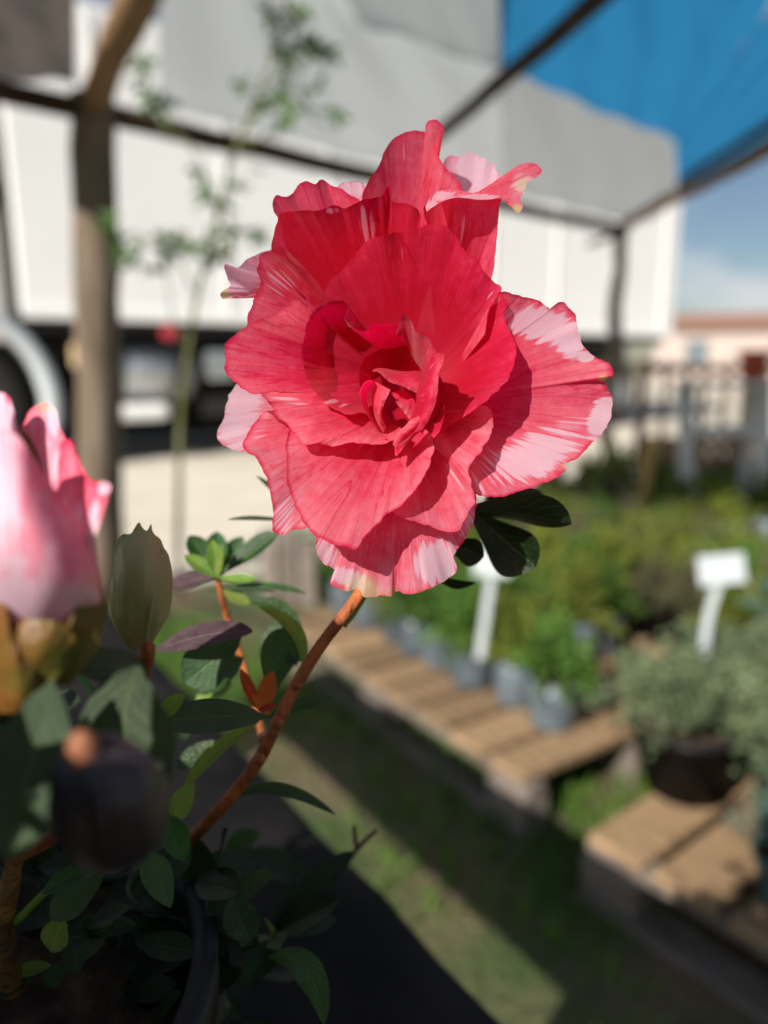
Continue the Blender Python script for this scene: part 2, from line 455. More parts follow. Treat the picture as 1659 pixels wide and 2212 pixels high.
M['fol_yellow'] = simple('herb_yellow', (0.12, 0.17, 0.025), (0.24, 0.27, 0.045), 18, 0.6, 0.0, 0.3, transl=0.3, objvar=0.25)
M['fol_brown'] = simple('heather_brown', (0.11, 0.085, 0.06), (0.14, 0.15, 0.06), 16, 0.7, 0.0, 0.2, transl=0.2, objvar=0.2)
M['fol_grey'] = simple('conifer_grey', (0.11, 0.16, 0.085), (0.19, 0.23, 0.12), 18, 0.6, 0.0, 0.3, transl=0.25, objvar=0.15)
M['fol_teal'] = simple('conifer_blue', (0.07, 0.17, 0.13), (0.14, 0.26, 0.22), 18, 0.6, 0.0, 0.3, transl=0.25, objvar=0.15)
M['fol_dark'] = simple('dark_foliage', (0.02, 0.028, 0.015), (0.05, 0.05, 0.03), 18, 0.7, 0.0, 0.2, transl=0.1)
M['grass'] = simple('grass_blades', (0.05, 0.15, 0.014), (0.14, 0.25, 0.03), 5, 0.6, 0.0, 0.3, transl=0.3)
M['houseA'] = simple('pink_render', (0.46, 0.38, 0.35), (0.50, 0.42, 0.38), 2, 0.9, 0.1, 0.2)
M['houseB'] = simple('pale_render', (0.62, 0.60, 0.57), (0.68, 0.66, 0.63), 2, 0.9, 0.1, 0.2)
M['roof'] = simple('roof_tiles', (0.24, 0.13, 0.09), (0.34, 0.19, 0.14), 6, 0.9, 0.4, 0.2)

# ------------------------------------------------------------------ ground
def ground_material():
    m, t, b = new_mat('ground')
    L = t.links.new
    co = N(t, 'ShaderNodeTexCoord')
    n1 = N(t, 'ShaderNodeTexNoise'); n1.inputs['Scale'].default_value = 2.2; n1.inputs['Detail'].default_value = 8
    n2 = N(t, 'ShaderNodeTexNoise'); n2.inputs['Scale'].default_value = 45; n2.inputs['Detail'].default_value = 8
    L(co.outputs['Object'], n1.inputs['Vector']); L(co.outputs['Object'], n2.inputs['Vector'])
    mx = N(t, 'ShaderNodeMixRGB'); mx.inputs['Color1'].default_value = (0.045, 0.075, 0.018, 1); mx.inputs['Color2'].default_value = (0.15, 0.105, 0.065, 1)
    mr = N(t, 'ShaderNodeMapRange'); mr.inputs['From Min'].default_value = 0.42; mr.inputs['From Max'].default_value = 0.6
    L(n1.outputs['Fac'], mr.inputs['Value']); L(mr.outputs['Result'], mx.inputs['Fac'])
    m2 = N(t, 'ShaderNodeMixRGB', blend_type='MULTIPLY'); m2.inputs['Fac'].default_value = 0.7
    L(mx.outputs['Color'], m2.inputs['Color1'])
    r2 = N(t, 'ShaderNodeMapRange'); r2.inputs['To Min'].default_value = 0.5; r2.inputs['To Max'].default_value = 1.5
    L(n2.outputs['Fac'], r2.inputs['Value']); L(r2.outputs['Result'], m2.inputs['Color2'])
    L(m2.outputs['Color'], b.inputs['Base Color'])
    b.inputs['Roughness'].default_value = 0.95
    bp = N(t, 'ShaderNodeBump'); bp.inputs['Strength'].default_value = 0.8; bp.inputs['Distance'].default_value = 0.03
    L(n2.outputs['Fac'], bp.inputs['Height']); L(bp.outputs['Normal'], b.inputs['Normal'])
    return m
g = mesh_obj('ground', [(-400, -400, 0), (400, -400, 0), (400, 400, 0), (-400, 400, 0)], [(0, 1, 2, 3)], ground_material())
tag(g, 'dark earth and thin turf under the nursery benches', 'ground', kind='structure')
M['yard'] = simple('sandy_concrete', (0.52, 0.47, 0.39), (0.62, 0.57, 0.48), 1.8, 0.9, 0.15, 0.2)
yv = [(-30, 3.3), (-2.0, 3.15), (-0.9, 3.2), (0.2, 4.0), (1.1, 4.9), (2.2, 5.6), (30, 7.5), (60, 45), (-60, 45)]
yd = mesh_obj('yard', [(x, y, 0.004) for x, y in yv], [tuple(range(len(yv)))], M['yard'])
tag(yd, 'pale sandy concrete yard where the truck is parked', 'yard', kind='structure')

E_DIR = Vector((0.55, -0.835, 0)).normalized()      # along the aisle
N_DIR = Vector((0.835, 0.55, 0)).normalized()       # across it, away from the bench

# grass in the aisle (one mass)
def build_grass():
    n = 80000
    x = RNG.uniform(-2.2, 3.4, n); y = RNG.uniform(0.6, 4.6, n)
    clump = np.sin(x * 3.1 + 1.7 * np.sin(y * 2.3)) + np.sin(y * 3.7 + 1.3 * np.sin(x * 2.9 + 1)) + RNG.normal(0, 0.55, n)
    k = clump > -0.1
    bare = ((x - 0.16) / 0.17) ** 2 + ((y - 1.02) / 0.14) ** 2 < 1
    k &= ~bare
    k &= ~((x < -0.6) & (y > 3.0))
    x, y = x[k], y[k]
    n = len(x)
    h = RNG.uniform(0.02, 0.065, n); w = RNG.uniform(0.0025, 0.005, n); a = RNG.uniform(0, 6.283, n)
    lx, ly = RNG.normal(0, 0.02, n), RNG.normal(0, 0.02, n)
    V = np.zeros((n, 3, 3))
    V[:, 0] = np.c_[x - w * np.cos(a), y - w * np.sin(a), np.zeros(n)]
    V[:, 1] = np.c_[x + w * np.cos(a), y + w * np.sin(a), np.zeros(n)]
    V[:, 2] = np.c_[x + lx, y + ly, h]
    o = mesh_obj('grass', V.reshape(-1, 3), [(3*i, 3*i+1, 3*i+2) for i in range(n)], M['grass'])
    tag(o, 'short green grass growing in the aisle beside the pallets', 'grass', kind='stuff')
build_grass()

# ------------------------------------------------------------------ canopy
ZC = 1.95
def cz(x, y): p = onz(x, y, ZC); return Vector((p.x, p.y, ZC))
PL = cz(200, 222); PR = cz(1345, 488)
can = empty('shade_canopy_frame', (PL.x, PL.y, 0))
tag(can, 'rough pole frame of the shade canopy with weathered posts', 'canopy frame')
def loc(p): return Vector(p) - Vector((PL.x, PL.y, 0))
def pole(name, a, b, r0, r1, mat, n=14, wob=0.003, seg=12):
    a, b = Vector(a), Vector(b)
    pts = []
    for i in range(n):
        t = i / (n - 1)
        pts.append(loc(a.lerp(b, t) + Vector((random.gauss(0, wob), random.gauss(0, wob), random.gauss(0, wob)))))
    return tube(name, pts, [(r0 + (r1 - r0) * i / (n - 1)) * random.uniform(0.96, 1.04) for i in range(n)], mat, can, seg, 0.05)
post = pole('post', (PL.x - 0.10, PL.y - 0.02, 0), (PL.x, PL.y, ZC + 0.03), 0.088, 0.082, M['post'], 20)
# bark ridges and knots on the front post
tag(post, 'thick grey-brown weathered post')
pole('post', (PR.x - 0.02, PR.y, 0), (PR.x, PR.y, ZC), 0.055, 0.047, M['post'], 14, 0.01)
d = (PR - PL)
pole('beam', PL - d.normalized() * 1.6 + Vector((0, 0, -0.035)), PR + d.normalized() * 0.05 + Vector((0, 0, -0.035)), 0.043, 0.038, M['beam'], 22, 0.003)
lp2 = cz(300, 0)
pole('rafter', PL + Vector((0, 0, 0.0)), PL + (lp2 - PL) * 2.0, 0.052, 0.05, M['pole'], 12)
rp2 = cz(1659, 320)
pole('rafter', PR + (PR - rp2).normalized() * 0.28, PR + (rp2 - PR) * 1.5, 0.036, 0.05, M['pole'], 14, 0.004)
ra, rb = cz(930, 300), cz(1280, 0)
pole('rafter', ra + (ra - rb) * 0.35 + Vector((0, 0, -0.01)), rb + (rb - ra) * 0.25 + Vector((0, 0, -0.01)), 0.026, 0.03, M['beam'], 12, 0.002)
rc, rd_ = cz(1470, 395), cz(1720, 232)
pole('rafter', rc, rd_ + (rd_ - rc) * 0.2, 0.022, 0.022, M['beam'], 8, 0.002)
# cut pole end sticking out at the far corner
pole('rail', PR + Vector((-0.30, -0.25, -0.16)), PR + Vector((0.02, 0.02, -0.03)), 0.02, 0.022, M['pole'], 5, 0.002, 8)

def cloth(name, corners, mat, sag=0.02, nx=40, ny=40, lift=0.0, ripple=0.006):
    a, b, c, d_ = [Vector(p) for p in corners]
    verts, faces = [], []
    for j in range(ny + 1):
        v = j / ny
        for i in range(nx + 1):
            u = i / nx
            p = a.lerp(b, u).lerp(d_.lerp(c, u), v)
            z = lift - sag * math.sin(math.pi * u) * math.sin(math.pi * v) + ripple * math.sin(23 * u + 5 * v) + ripple * math.sin(31 * v * u + 9 * u)
            verts.append(p + Vector((0, 0, z)))
    for j in range(ny):
        for i in range(nx):
            k = j * (nx + 1) + i
            faces.append((k, k + 1, k + nx + 2, k + nx + 1))
    return mesh_obj(name, verts, faces, mat, None, True)
topA = PL + (lp2 - PL) * 1.22
wc = cloth('white_shade_cloth', [cz(345, 256), cz(1081, 424), cz(1081, -200), cz(345, -200)], M['whitecloth'], 0.02, 60, 50, 0.035)
tag(wc, 'greyish white shade cloth stretched between the thick post and the dark rafter', 'shade cloth')
wp = cloth('white_shade_cloth', [cz(745, 45), cz(1079, 170), cz(1079, -190), cz(600, -190)], M['thincloth'], 0.01, 30, 30, 0.06)
tag(wp, 'second layer of white cloth lapped over the first near the blue one', 'shade cloth')
def cloth_strip(name, left, right, mat, nx=30, ny=40, lift=0.03):
    Lp = catmull([(p.x, p.y, ZC) for p in left], ny + 1); Rp = np.array([[p.x, p.y, ZC] for p in right], float)
    dd = np.concatenate([[0], np.cumsum(np.linalg.norm(np.diff(Rp, axis=0), axis=1))]); uu = np.linspace(0, dd[-1], ny + 1)
    Rr = np.stack([np.interp(uu, dd, Rp[:, k]) for k in range(3)], -1)
    vv = []
    for j in range(ny + 1):
        for i in range(nx + 1):
            u = i / nx; q = Lp[j] * (1 - u) + Rr[j] * u
            vv.append((q[0], q[1], q[2] + lift + 0.005 * math.sin(19 * u + 7 * j / ny) + 0.004 * math.sin(11 * u * j / ny + 4 * u)))
    ff = [(j*(nx+1)+i, j*(nx+1)+i+1, (j+1)*(nx+1)+i+1, (j+1)*(nx+1)+i) for j in range(ny) for i in range(nx)]
    return mesh_obj(name, vv, ff, mat, None, True)
wc2 = cloth_strip('grey_shade_cloth', [cz(1082, 425), cz(1082, 169)], [cz(1345, 486), cz(1457, 424), cz(1457, 318)], M['greycloth'])
tag(wc2, 'grey shade cloth panel between the dark rafter and the far corner post', 'shade cloth')
bc = cloth('blue_shade_cloth', [cz(1082, 168), cz(1458, 318), cz(1800, -150), cz(1072, -150)], M['bluecloth'], 0.015, 40, 40, 0.025)
tag(bc, 'bright blue shade cloth beside the white one', 'shade cloth')
bc2 = cloth('blue_shade_cloth', [cz(1459, 316), cz(1459, 424), cz(1800, 245), cz(1800, -150)], M['bluecloth'], 0.005, 30, 30, 0.025, 0.003)
tag(bc2, 'narrow blue cloth strip along the brown edge rafter', 'shade cloth')
nc = cloth('dark_shade_net', [cz(-260, 190), cz(165, 205), cz(165, -60), cz(-260, -60)], M['net'], 0.03, 30, 30, 0.04)
tag(nc, 'dark speckled shade net above the thick grey post', 'shade net')

# ------------------------------------------------------------------ truck
TD = Vector((0.819, 0.574, 0)); TN = Vector((0.574, -0.819, 0))
T0 = Vector((-2.54, 7.10, 0))
truck = empty('box_truck', (T0.x, T0.y, 0), math.atan2(TD.y, TD.x))
tag(truck, 'white box truck parked on the pale yard behind the canopy', 'truck')
# local frame: x along the truck (away), -y towards the viewer
def tbox(name, x0, x1, y0, y1, z0, z1, mat, parent=None, bev=0.02):
    bm = box_bm(x1 - x0, y1 - y0, z1 - z0, ((x0 + x1) / 2, (y0 + y1) / 2, (z0 + z1) / 2))
    return bm_obj(name, bm, mat, parent or truck, False, bev)
cargo = tbox('cargo_box', -0.75, 8.7, 0.0, 2.4, 1.40, 4.0, M['white'], None, 0.03)
for i in range(8):
    x = -0.05 + i * 1.2
    tbox('panel_rib', x, x + 0.05, -0.018, 0.01, 1.45, 3.95, M['white'], cargo, 0.004)
tbox('bottom_rail', -0.75, 8.7, -0.03, 0.02, 1.36, 1.46, M['white'], cargo, 0.006)
tbox('chassis_rail', -3.4, 8.5, 0.7, 0.9, 0.95, 1.25, M['chassis'])
tbox('chassis_rail', -3.4, 8.5, 1.6, 1.8, 0.95, 1.25, M['chassis'])
tbox('underfloor', -0.7, 8.6, 0.06, 2.34, 1.25, 1.355, M['chassis'])
tbox('underside_shade_panel', -3.0, 8.6, 2.25, 2.33, 0.03, 1.24, M['chassis'])  # dark panel added to stand for the shade beneath the truck
tbox('side_guard', 0.9, 5.4, 0.10, 0.16, 0.42, 0.62, M['chassis'])
tbox('side_guard', 0.9, 5.4, 0.10, 0.16, 0.80, 0.95, M['chassis'])
tbox('tool_box', 1.55, 2.7, 0.12, 0.7, 0.62, 1.20, simple('dark_blue_box', (0.015, 0.03, 0.06), (0.025, 0.045, 0.085), 4, 0.4, 0, 0.5))
bm = bmesh.new()
r = bmesh.ops.create_cone(bm, cap_ends=True, segments=32, radius1=0.30, radius2=0.30, depth=0.95)
bmesh.ops.rotate(bm, cent=(0, 0, 0), matrix=Matrix.Rotation(math.pi / 2, 3, 'Y'), verts=bm.verts)
bmesh.ops.translate(bm, vec=(0.35, 0.42, 0.88), verts=bm.verts)
tank = bm_obj('fuel_tank', bm, M['steel'], truck, True)
for x in (0.05, 0.65):
    tbox('tank_strap', x, x + 0.06, 0.10, 0.14, 0.62, 1.16, M['chassis'], tank, 0.004)
tbox('marker_lamp', -0.36, -0.10, 0.05, 0.10, 0.93, 1.15, M['amber'], None, 0.03)
tbox('battery_cover', 0.95, 1.25, 0.08, 0.20, 0.80, 1.10, M['steel'], None, 0.04)
tbox('step_plate', -0.02, 0.52, 0.02, 0.16, 0.42, 0.58, M['white'], None, 0.06)
bm = bmesh.new(); bmesh.ops.create_uvsphere(bm, u_segments=16, v_segments=10, radius=0.10)
bmesh.ops.scale(bm, vec=(1, 0.5, 0.9), verts=bm.verts); bmesh.ops.translate(bm, vec=(0.56, 0.04, 1.28), verts=bm.verts)
bm_obj('side_lamp', bm, M['redlamp'], truck, True)
def wheel(x, r=0.52, wy=0.30, y0=0.02):
    bm = bmesh.new()
    prof = [(0.55 * r, 0.02), (0.80 * r, 0.0), (0.96 * r, 0.02), (r, 0.07), (r, wy - 0.05), (0.96 * r, wy), (0.55 * r, wy)]
    seg = 40
    vs_ = [[bm.verts.new((x + pr * math.cos(2*math.pi*k/seg), y0 + py, r + pr * math.sin(2*math.pi*k/seg))) for pr, py in prof] for k in range(seg)]
    for k in range(seg):
        for j in range(len(prof) - 1):
            bm.faces.new((vs_[k][j], vs_[k][j+1], vs_[(k+1) % seg][j+1], vs_[(k+1) % seg][j]))
    ty = bm_obj('wheel', bm, M['rubber'], truck, True)
    bm = bmesh.new()
    prof = [(0.0, 0.05), (0.16 * r, 0.05), (0.2 * r, 0.09), (0.42 * r, 0.12), (0.50 * r, 0.06), (0.57 * r, 0.025), (0.57 * r, 0.2), (0, 0.2)]
    vs_ = [[bm.verts.new((x + pr * math.cos(2*math.pi*k/seg), y0 + py, r + pr * math.sin(2*math.pi*k/seg))) for pr, py in prof] for k in range(seg)]
    for k in range(seg):
        for j in range(len(prof) - 1):
            bm.faces.new((vs_[k][j], vs_[k][j+1], vs_[(k+1) % seg][j+1], vs_[(k+1) % seg][j]))
    bmesh.ops.remove_doubles(bm, verts=bm.verts, dist=1e-4)
    bm_obj('rim', bm, M['steel'], ty, True)
wheel(-1.40, 0.60)
wheel(6.2); wheel(7.4)
# arched fender over the front wheel
bm = bmesh.new()
seg = 30
ring = []
for k in range(seg + 1):
    a = math.radians(-18 + 216 * k / seg)
    row = []
    for rr, yy in ((0.76, -0.03), (0.90, -0.05), (0.90, 0.5), (0.76, 0.5)):
        row.append(bm.verts.new((-1.40 + rr * math.cos(a), yy, 0.62 + rr * math.sin(a))))
    ring.append(row)
for k in range(seg):
    for j in range(4):
        bm.faces.new((ring[k][j], ring[k][(j+1) % 4], ring[k+1][(j+1) % 4], ring[k+1][j]))
bm.faces.new(ring[0]); bm.faces.new(list(reversed(ring[-1])))
bm_obj('fender', bm, M['fender'], truck, True)
cabn = tbox('cab', -2.95, -0.85, 0.0, 2.4, 1.15, 3.35, M['cream'], None, 0.10)
tbox('side_window', -2.35, -1.35, -0.012, 0.02, 2.35, 3.05, M['glass'], cabn, 0.02)
tbox('door_seam', -1.20, -1.175, -0.006, 0.02, 1.35, 3.15, M['chassis'], cabn, 0.002)
tbox('door_handle', -1.42, -1.26, -0.035, 0.01, 2.08, 2.13, M['chassis'], cabn, 0.008)
tbox('wheel_well', -2.1, -0.75, 0.34, 2.1, 0.5, 1.14, M['chassis'], None, 0.02)
tbox('bumper', -3.2, -2.95, 0.0, 2.4, 0.45, 1.1, M['fender'], None, 0.05)

# ------------------------------------------------------------------ houses beyond the yard
def house(x, y, w, dpt, h, rz, wall, label, roofh=1.6):
    e = empty('house', (x, y, 0), rz)
    tag(e, label, 'house', 'low houses beyond the yard')
    wl = bm_obj('wall', box_bm(w, dpt, h, (0, 0, h / 2)), wall, e)
    o = 0.35
    v = [(-w/2-o, -dpt/2-o, h), (w/2+o, -dpt/2-o, h), (w/2+o, dpt/2+o, h), (-w/2-o, dpt/2+o, h), (-w/2-o, 0, h+roofh), (w/2+o, 0, h+roofh)]
    mesh_obj('roof', v, [(0, 1, 5, 4), (2, 3, 4, 5), (1, 2, 5), (3, 0, 4), (3, 2, 1, 0)], M['roof'], e)
    for k in range(3):
        xx = -w/2 + w * (k + 0.5) / 3
        wn = bm_obj('window', box_bm(0.9, 0.08, 1.1, (xx, -dpt/2 - 0.01, h * 0.55)), M['glass'], e)
        bm_obj('sill', box_bm(1.1, 0.16, 0.07, (xx, -dpt/2 - 0.05, h * 0.55 - 0.6)), M['white'], wn)
house(17.5, 34, 10, 7, 2.3, -0.35, M['houseA'], 'low pink rendered house with tiled roof beyond the fence', 0.8)
house(27.5, 40, 11, 7, 2.2, -0.2, M['houseB'], 'pale rendered low house beyond the picket fence', 0.9)

# ------------------------------------------------------------------ picket fence
f0 = Vector((2.30, 6.6, 0)); f1 = Vector((4.7, 6.2, 0))
fe = empty('picket_fence', f0, math.atan2((f1 - f0).y, (f1 - f0).x))
tag(fe, 'low brown picket fence at the edge of the yard', 'fence')
fl = (f1 - f0).length
pk = None
for i in range(int(fl / 0.165) + 1):
    if pk is None:
        bm = bmesh.new()
        w2, hh = 0.026, 1.0
        pr = [(-w2, 0.05), (w2, 0.05), (w2, hh - 0.05), (0, hh), (-w2, hh - 0.05)]
        fv = [bm.verts.new((x, -0.011, z)) for x, z in pr]; bv = [bm.verts.new((x, 0.011, z)) for x, z in pr]
        bm.faces.new(fv); bm.faces.new(list(reversed(bv)))
        for k in range(5): bm.faces.new((fv[(k+1) % 5], fv[k], bv[k], bv[(k+1) % 5]))
        pk = bm_obj('picket', bm, M['darkwood'], fe)
        q = pk
    else:
        q = pk.copy(); COL.objects.link(q); q.parent = fe
    q.location = (i * 0.165, 0, random.uniform(-0.02, 0.02))
    q.rotation_euler = (0, random.gauss(0, 0.015), 0)
for z in (0.28, 0.93):
    bm_obj('rail', box_bm(fl + 0.1, 0.03, 0.075, (fl / 2, 0.027, z)), M['darkwood'], fe, False, 0.003)
for x in (0.0, fl * 0.5, fl):
    bm_obj('fence_post', box_bm(0.08, 0.08, 1.0, (x, 0.085, 0.5)), M['darkwood'], fe, False, 0.004)

# brown upright boards leaning among the plants in front of the fence
def boards(base, rz, n, w, h, label, mat, name='board_screen'):
    e = empty(name, base, rz)
    tag(e, label, 'board screen')
    for i in range(n):
        hh = h * random.uniform(0.85, 1.05)
        bm_obj('board', box_bm(w * 0.8, 0.02, hh, (i * w, random.uniform(-0.004, 0.004), hh / 2), rot=Matrix.Rotation(random.gauss(0, 0.02), 3, 'Y')), mat, e, False, 0.003)
    bm_obj('batten', box_bm(n * w, 0.025, 0.06, ((n - 1) * w / 2, 0.026, h * 0.62)), mat, e, False, 0.003)
    return e
p = onz(1395, 1130, 0); boards((p.x, p.y, 0), 0.15, 6, 0.11, 0.62, 'row of short brown boards behind the potted herbs', M['brownwood'])
p = onz(585, 1290, 0); boards((p.x, p.y, 0), -0.5, 3, 0.10, 0.30, 'small wooden crate side standing by the pallet', M['greywood'])

# stake and blue box
p = onz(1385, 1185, 0)
st = bm_obj('garden_stake', box_bm(0.055, 0.03, 0.60, (0, 0, 0.30), rot=Matrix.Rotation(0.03, 3, 'Y')), M['yellowwood'], None, False, 0.004)
st.location = (p.x, p.y, 0); tag(st, 'yellow wooden stake standing among the herbs', 'stake')
p = onz(1352, 1165, 0)
bb = bm_obj('blue_container', box_bm(0.10, 0.08, 0.22, (0, 0, 0.11)), M['bluebox'], None, False, 0.012)
bb.location = (p.x, p.y, 0); tag(bb, 'small dark blue container behind the yellow stake', 'container')

# grey wooden stand with a red pot on top
p = onz(1560, 1160, 0)
stand = empty('plant_stand', (p.x, p.y, 0), -0.12)
tag(stand, 'grey wooden trestle stand behind the herbs', 'stand')
def bar(name, a, b, w, dpt, mat, parent):
    a, b = Vector(a), Vector(b)
    dd = b - a
    bm = box_bm(w, dpt, dd.length)
    o = bm_obj(name, bm, mat, parent, False, 0.004)
    o.rotation_mode = 'QUATERNION'
    o.rotation_quaternion = dd.to_track_quat('Z', 'Y')
    o.location = (a + b) / 2
    return o
for s in (-1, 1):
    bar('leg', (s * 0.17 + (-0.03 if s < 0 else 0.0), -0.15, 0), (s * 0.17 + (-0.13 if s < 0 else -0.03), -0.02, 0.86), 0.07, 0.04, M['standwood'], stand)
    bar('leg', (s * 0.17, 0.22, 0), (s * 0.17 - 0.07, 0.04, 0.86), 0.07, 0.04, M['standwood'], stand)
bar('crossbar', (-0.22, -0.145, 0.11), (0.18, -0.145, 0.13), 0.04, 0.06, M['standwood'], stand)
bar('crossbar', (-0.26, -0.06, 0.62), (0.16, -0.06, 0.62), 0.03, 0.06, M['standwood'], stand)
bm_obj('shelf', box_bm(0.52, 0.26, 0.03, (-0.05, 0.0, 0.875)), M['standwood'], stand, False, 0.004)

def lathe(name, prof, mat, parent=None, seg=28, smooth=True):
    bm = bmesh.new()
    vv = [[bm.verts.new((r_ * math.cos(2*math.pi*k/seg), r_ * math.sin(2*math.pi*k/seg), z)) for r_, z in prof] for k in range(seg)]
    for k in range(seg):
        for j in range(len(prof) - 1):
            bm.faces.new((vv[k][j], vv[(k+1) % seg][j], vv[(k+1) % seg][j+1], vv[k][j+1]))
    bmesh.ops.remove_doubles(bm, verts=bm.verts, dist=1e-5)
    return bm_obj(name, bm, mat, parent, smooth)
rp_ = empty('red_flower_pot', (p.x + 0.085, p.y + 0.0, 0.891))
tag(rp_, 'red clay pot standing on the grey trestle stand', 'pot')
lathe('pot', [(0.0, 0.0), (0.055, 0.0), (0.075, 0.12), (0.084, 0.122), (0.086, 0.165), (0.076, 0.165), (0.066, 0.03), (0, 0.03)], M['terracotta'], rp_)
lathe('soil', [(0.0, 0.14), (0.074, 0.135)], M['soil'], rp_)

# ------------------------------------------------------------------ pallets
def make_pallet(name, origin, e_dir, n_dir, L_, D_, label, nb=9):
    ang = math.atan2(e_dir.y, e_dir.x)
    e = empty(name, (origin[0], origin[1], 0), ang)
    tag(e, label, 'pallet', 'pallets under the potted plants')
    s = 1 if n_dir.cross(e_dir).z < 0 else -1          # local +y is away from the aisle when s = 1
    board = None
    bw = L_ / nb
    for i in range(nb):
        b_ = bm_obj('deck_board', box_bm(bw * random.uniform(0.74, 0.84), D_ + random.uniform(-0.01, 0.012), 0.02), M['wood'], e, False, 0.003)
        b_.location = (bw * (i + 0.5), s * D_ / 2, 0.131)
        b_.rotation_euler = (0, 0, random.gauss(0, 0.008))
    for k in range(3):
        y = s * (0.03 + k * (D_ - 0.06) / 2)
        bm_obj('stringer', box_bm(L_, 0.045, 0.026, (L_ / 2, y, 0.1075)), M['greywood'], e, False, 0.003)
        for x in (0.06, L_ / 2, L_ - 0.06):
            bm_obj('block', box_bm(0.115, 0.075, 0.075, (x, y, 0.0565)), M['greywood'], e, False, 0.004)
        bm_obj('bottom_board', box_bm(L_, 0.085, 0.018, (L_ / 2, y, 0.0095)), M['greywood'], e, False, 0.003)
    return e
A0 = Vector((-0.36, 2.40, 0)); A1 = Vector((0.30, 1.40, 0))
eA = (A1 - A0).normalized(); nA = Vector((-eA.y, eA.x, 0))
make_pallet('pallet', A0, eA, nA, (A1 - A0).length, 0.80, 'pallet carrying grey grow bags, its near end left bare')
B0 = Vector((0.375, 1.235, 0)); eB = Vector((0.62, -0.785, 0)).normalized(); nB = Vector((-eB.y, eB.x, 0))
make_pallet('pallet', B0, eB, nB, 1.2, 0.80, 'pallet carrying grey-green conifers in dark pots')
C0 = A0 + nA * 0.84 + eA * -0.2
make_pallet('pallet', C0, eA, nA, 1.35, 0.80, 'pallet hidden under yellow-green herbs and heather')
D0 = B0 + nB * 0.83 + eB * -0.25
make_pallet('pallet', D0, eB, nB, 1.2, 0.80, 'pallet under blue-green conifers behind the grey-green ones')

# ------------------------------------------------------------------ potted plants
def foliage_mesh(name, kind, n, seed):
    r_ = np.random.RandomState(seed)
    V = np.zeros((n, 4, 3))
    # sprigs: leaflets lined up along shoots that leave the centre
    shoots = max(24, n // 45)
    sd = r_.normal(0, 1, (shoots, 3)); sd[:, 2] = np.abs(sd[:, 2]) + (0.25 if kind != 'cone' else 1.1)
    sd /= np.linalg.norm(sd, axis=1)[:, None]
    ln = r_.uniform(0.6, 1.05, shoots)
    k = r_.randint(0, shoots, n)
    t = r_.uniform(0.2, 1, n) ** 0.7
    P = sd[k] * (t * ln[k])[:, None]
    P[:, 2] -= 0.25 * (t ** 2) * (1 - sd[k][:, 2])
    P += r_.normal(0, 0.045, (n, 3))
    scale = {'herb': (0.12, 0.12, 0.185), 'heather': (0.115, 0.115, 0.20), 'cone': (0.20, 0.20, 0.20)}[kind]
    P *= np.array(scale)
    P[:, 2] = np.maximum(P[:, 2] - (0.05 * (t ** 2) if kind == 'cone' else 0), -0.07 if kind == 'cone' else -0.02)
    sz = {'herb': 0.013, 'heather': 0.009, 'cone': 0.012}[kind]
    dirs = sd[k] + r_.normal(0, 0.6, (n, 3)); dirs /= np.linalg.norm(dirs, axis=1)[:, None]
    sidev = np.cross(dirs, r_.normal(0, 1, (n, 3))); sidev /= np.linalg.norm(sidev, axis=1)[:, None]
    l_ = sz * r_.uniform(0.7, 1.5, n)[:, None]; w_ = l_ * 0.42
    V[:, 0] = P; V[:, 1] = P + dirs * l_ * 0.5 + sidev * w_; V[:, 2] = P + dirs * l_; V[:, 3] = P + dirs * l_ * 0.5 - sidev * w_
    me = bpy.data.meshes.new(name)
    me.from_pydata([tuple(v) for v in V.reshape(-1, 3)], [], [(4*i, 4*i+1, 4*i+2, 4*i+3) for i in range(n)])
    return me
def proto_pot(potname, potmat, prof, folkind, n, seed, fmat, fz):
    e = empty('potted_plant')
    lathe(potname, prof, potmat, e, 20)
    lathe('soil', [(0.0, prof[-3][1] - 0.012), (prof[-3][0] * 0.96, prof[-3][1] - 0.016)], M['soil'], e, 16)
    me = foliage_mesh('foliage', folkind, n, seed); me.materials.append(fmat)
    f_ = link(bpy.data.objects.new('foliage', me), e); f_.location = (0, 0, fz)
    return e
bagp = [(0.0, 0.0), (0.050, 0.0), (0.056, 0.008), (0.060, 0.07), (0.062, 0.12), (0.059, 0.12), (0.055, 0.06), (0.0, 0.05)]
bagp2 = [(0.0, 0.0), (0.045, 0.0), (0.058, 0.11), (0.063, 0.112), (0.063, 0.122), (0.058, 0.122), (0.054, 0.06), (0.0, 0.05)]
bigp = [(0.0, 0.0), (0.066, 0.0), (0.088, 0.14), (0.095, 0.142), (0.095, 0.158), (0.088, 0.158), (0.08, 0.06), (0.0, 0.05)]
KINDS = {
    'green': [('herb', M['fol_green'], 'bushy green herb in a grey grow bag'), M['bag'], bagp, 2300],
    'yellow': [('herb', M['fol_yellow'], 'yellow-green herb in a grey grow bag'), M['bag'], bagp, 2300],
    'brown': [('heather', M['fol_brown'], 'brownish heather in a black pot'), M['pot'], bagp2, 2400],
    'grey': [('cone', M['fol_grey'], 'grey-green feathery conifer in a dark pot'), M['pot'], bigp, 5200],
    'teal': [('cone', M['fol_teal'], 'blue-green feathery conifer in a teal pot'), M['tealpot'], bigp, 3200],
}
protos = {}
ORD = ['first', 'second', 'third', 'fourth', 'fifth', 'sixth', 'seventh', 'eighth', 'ninth', 'tenth']
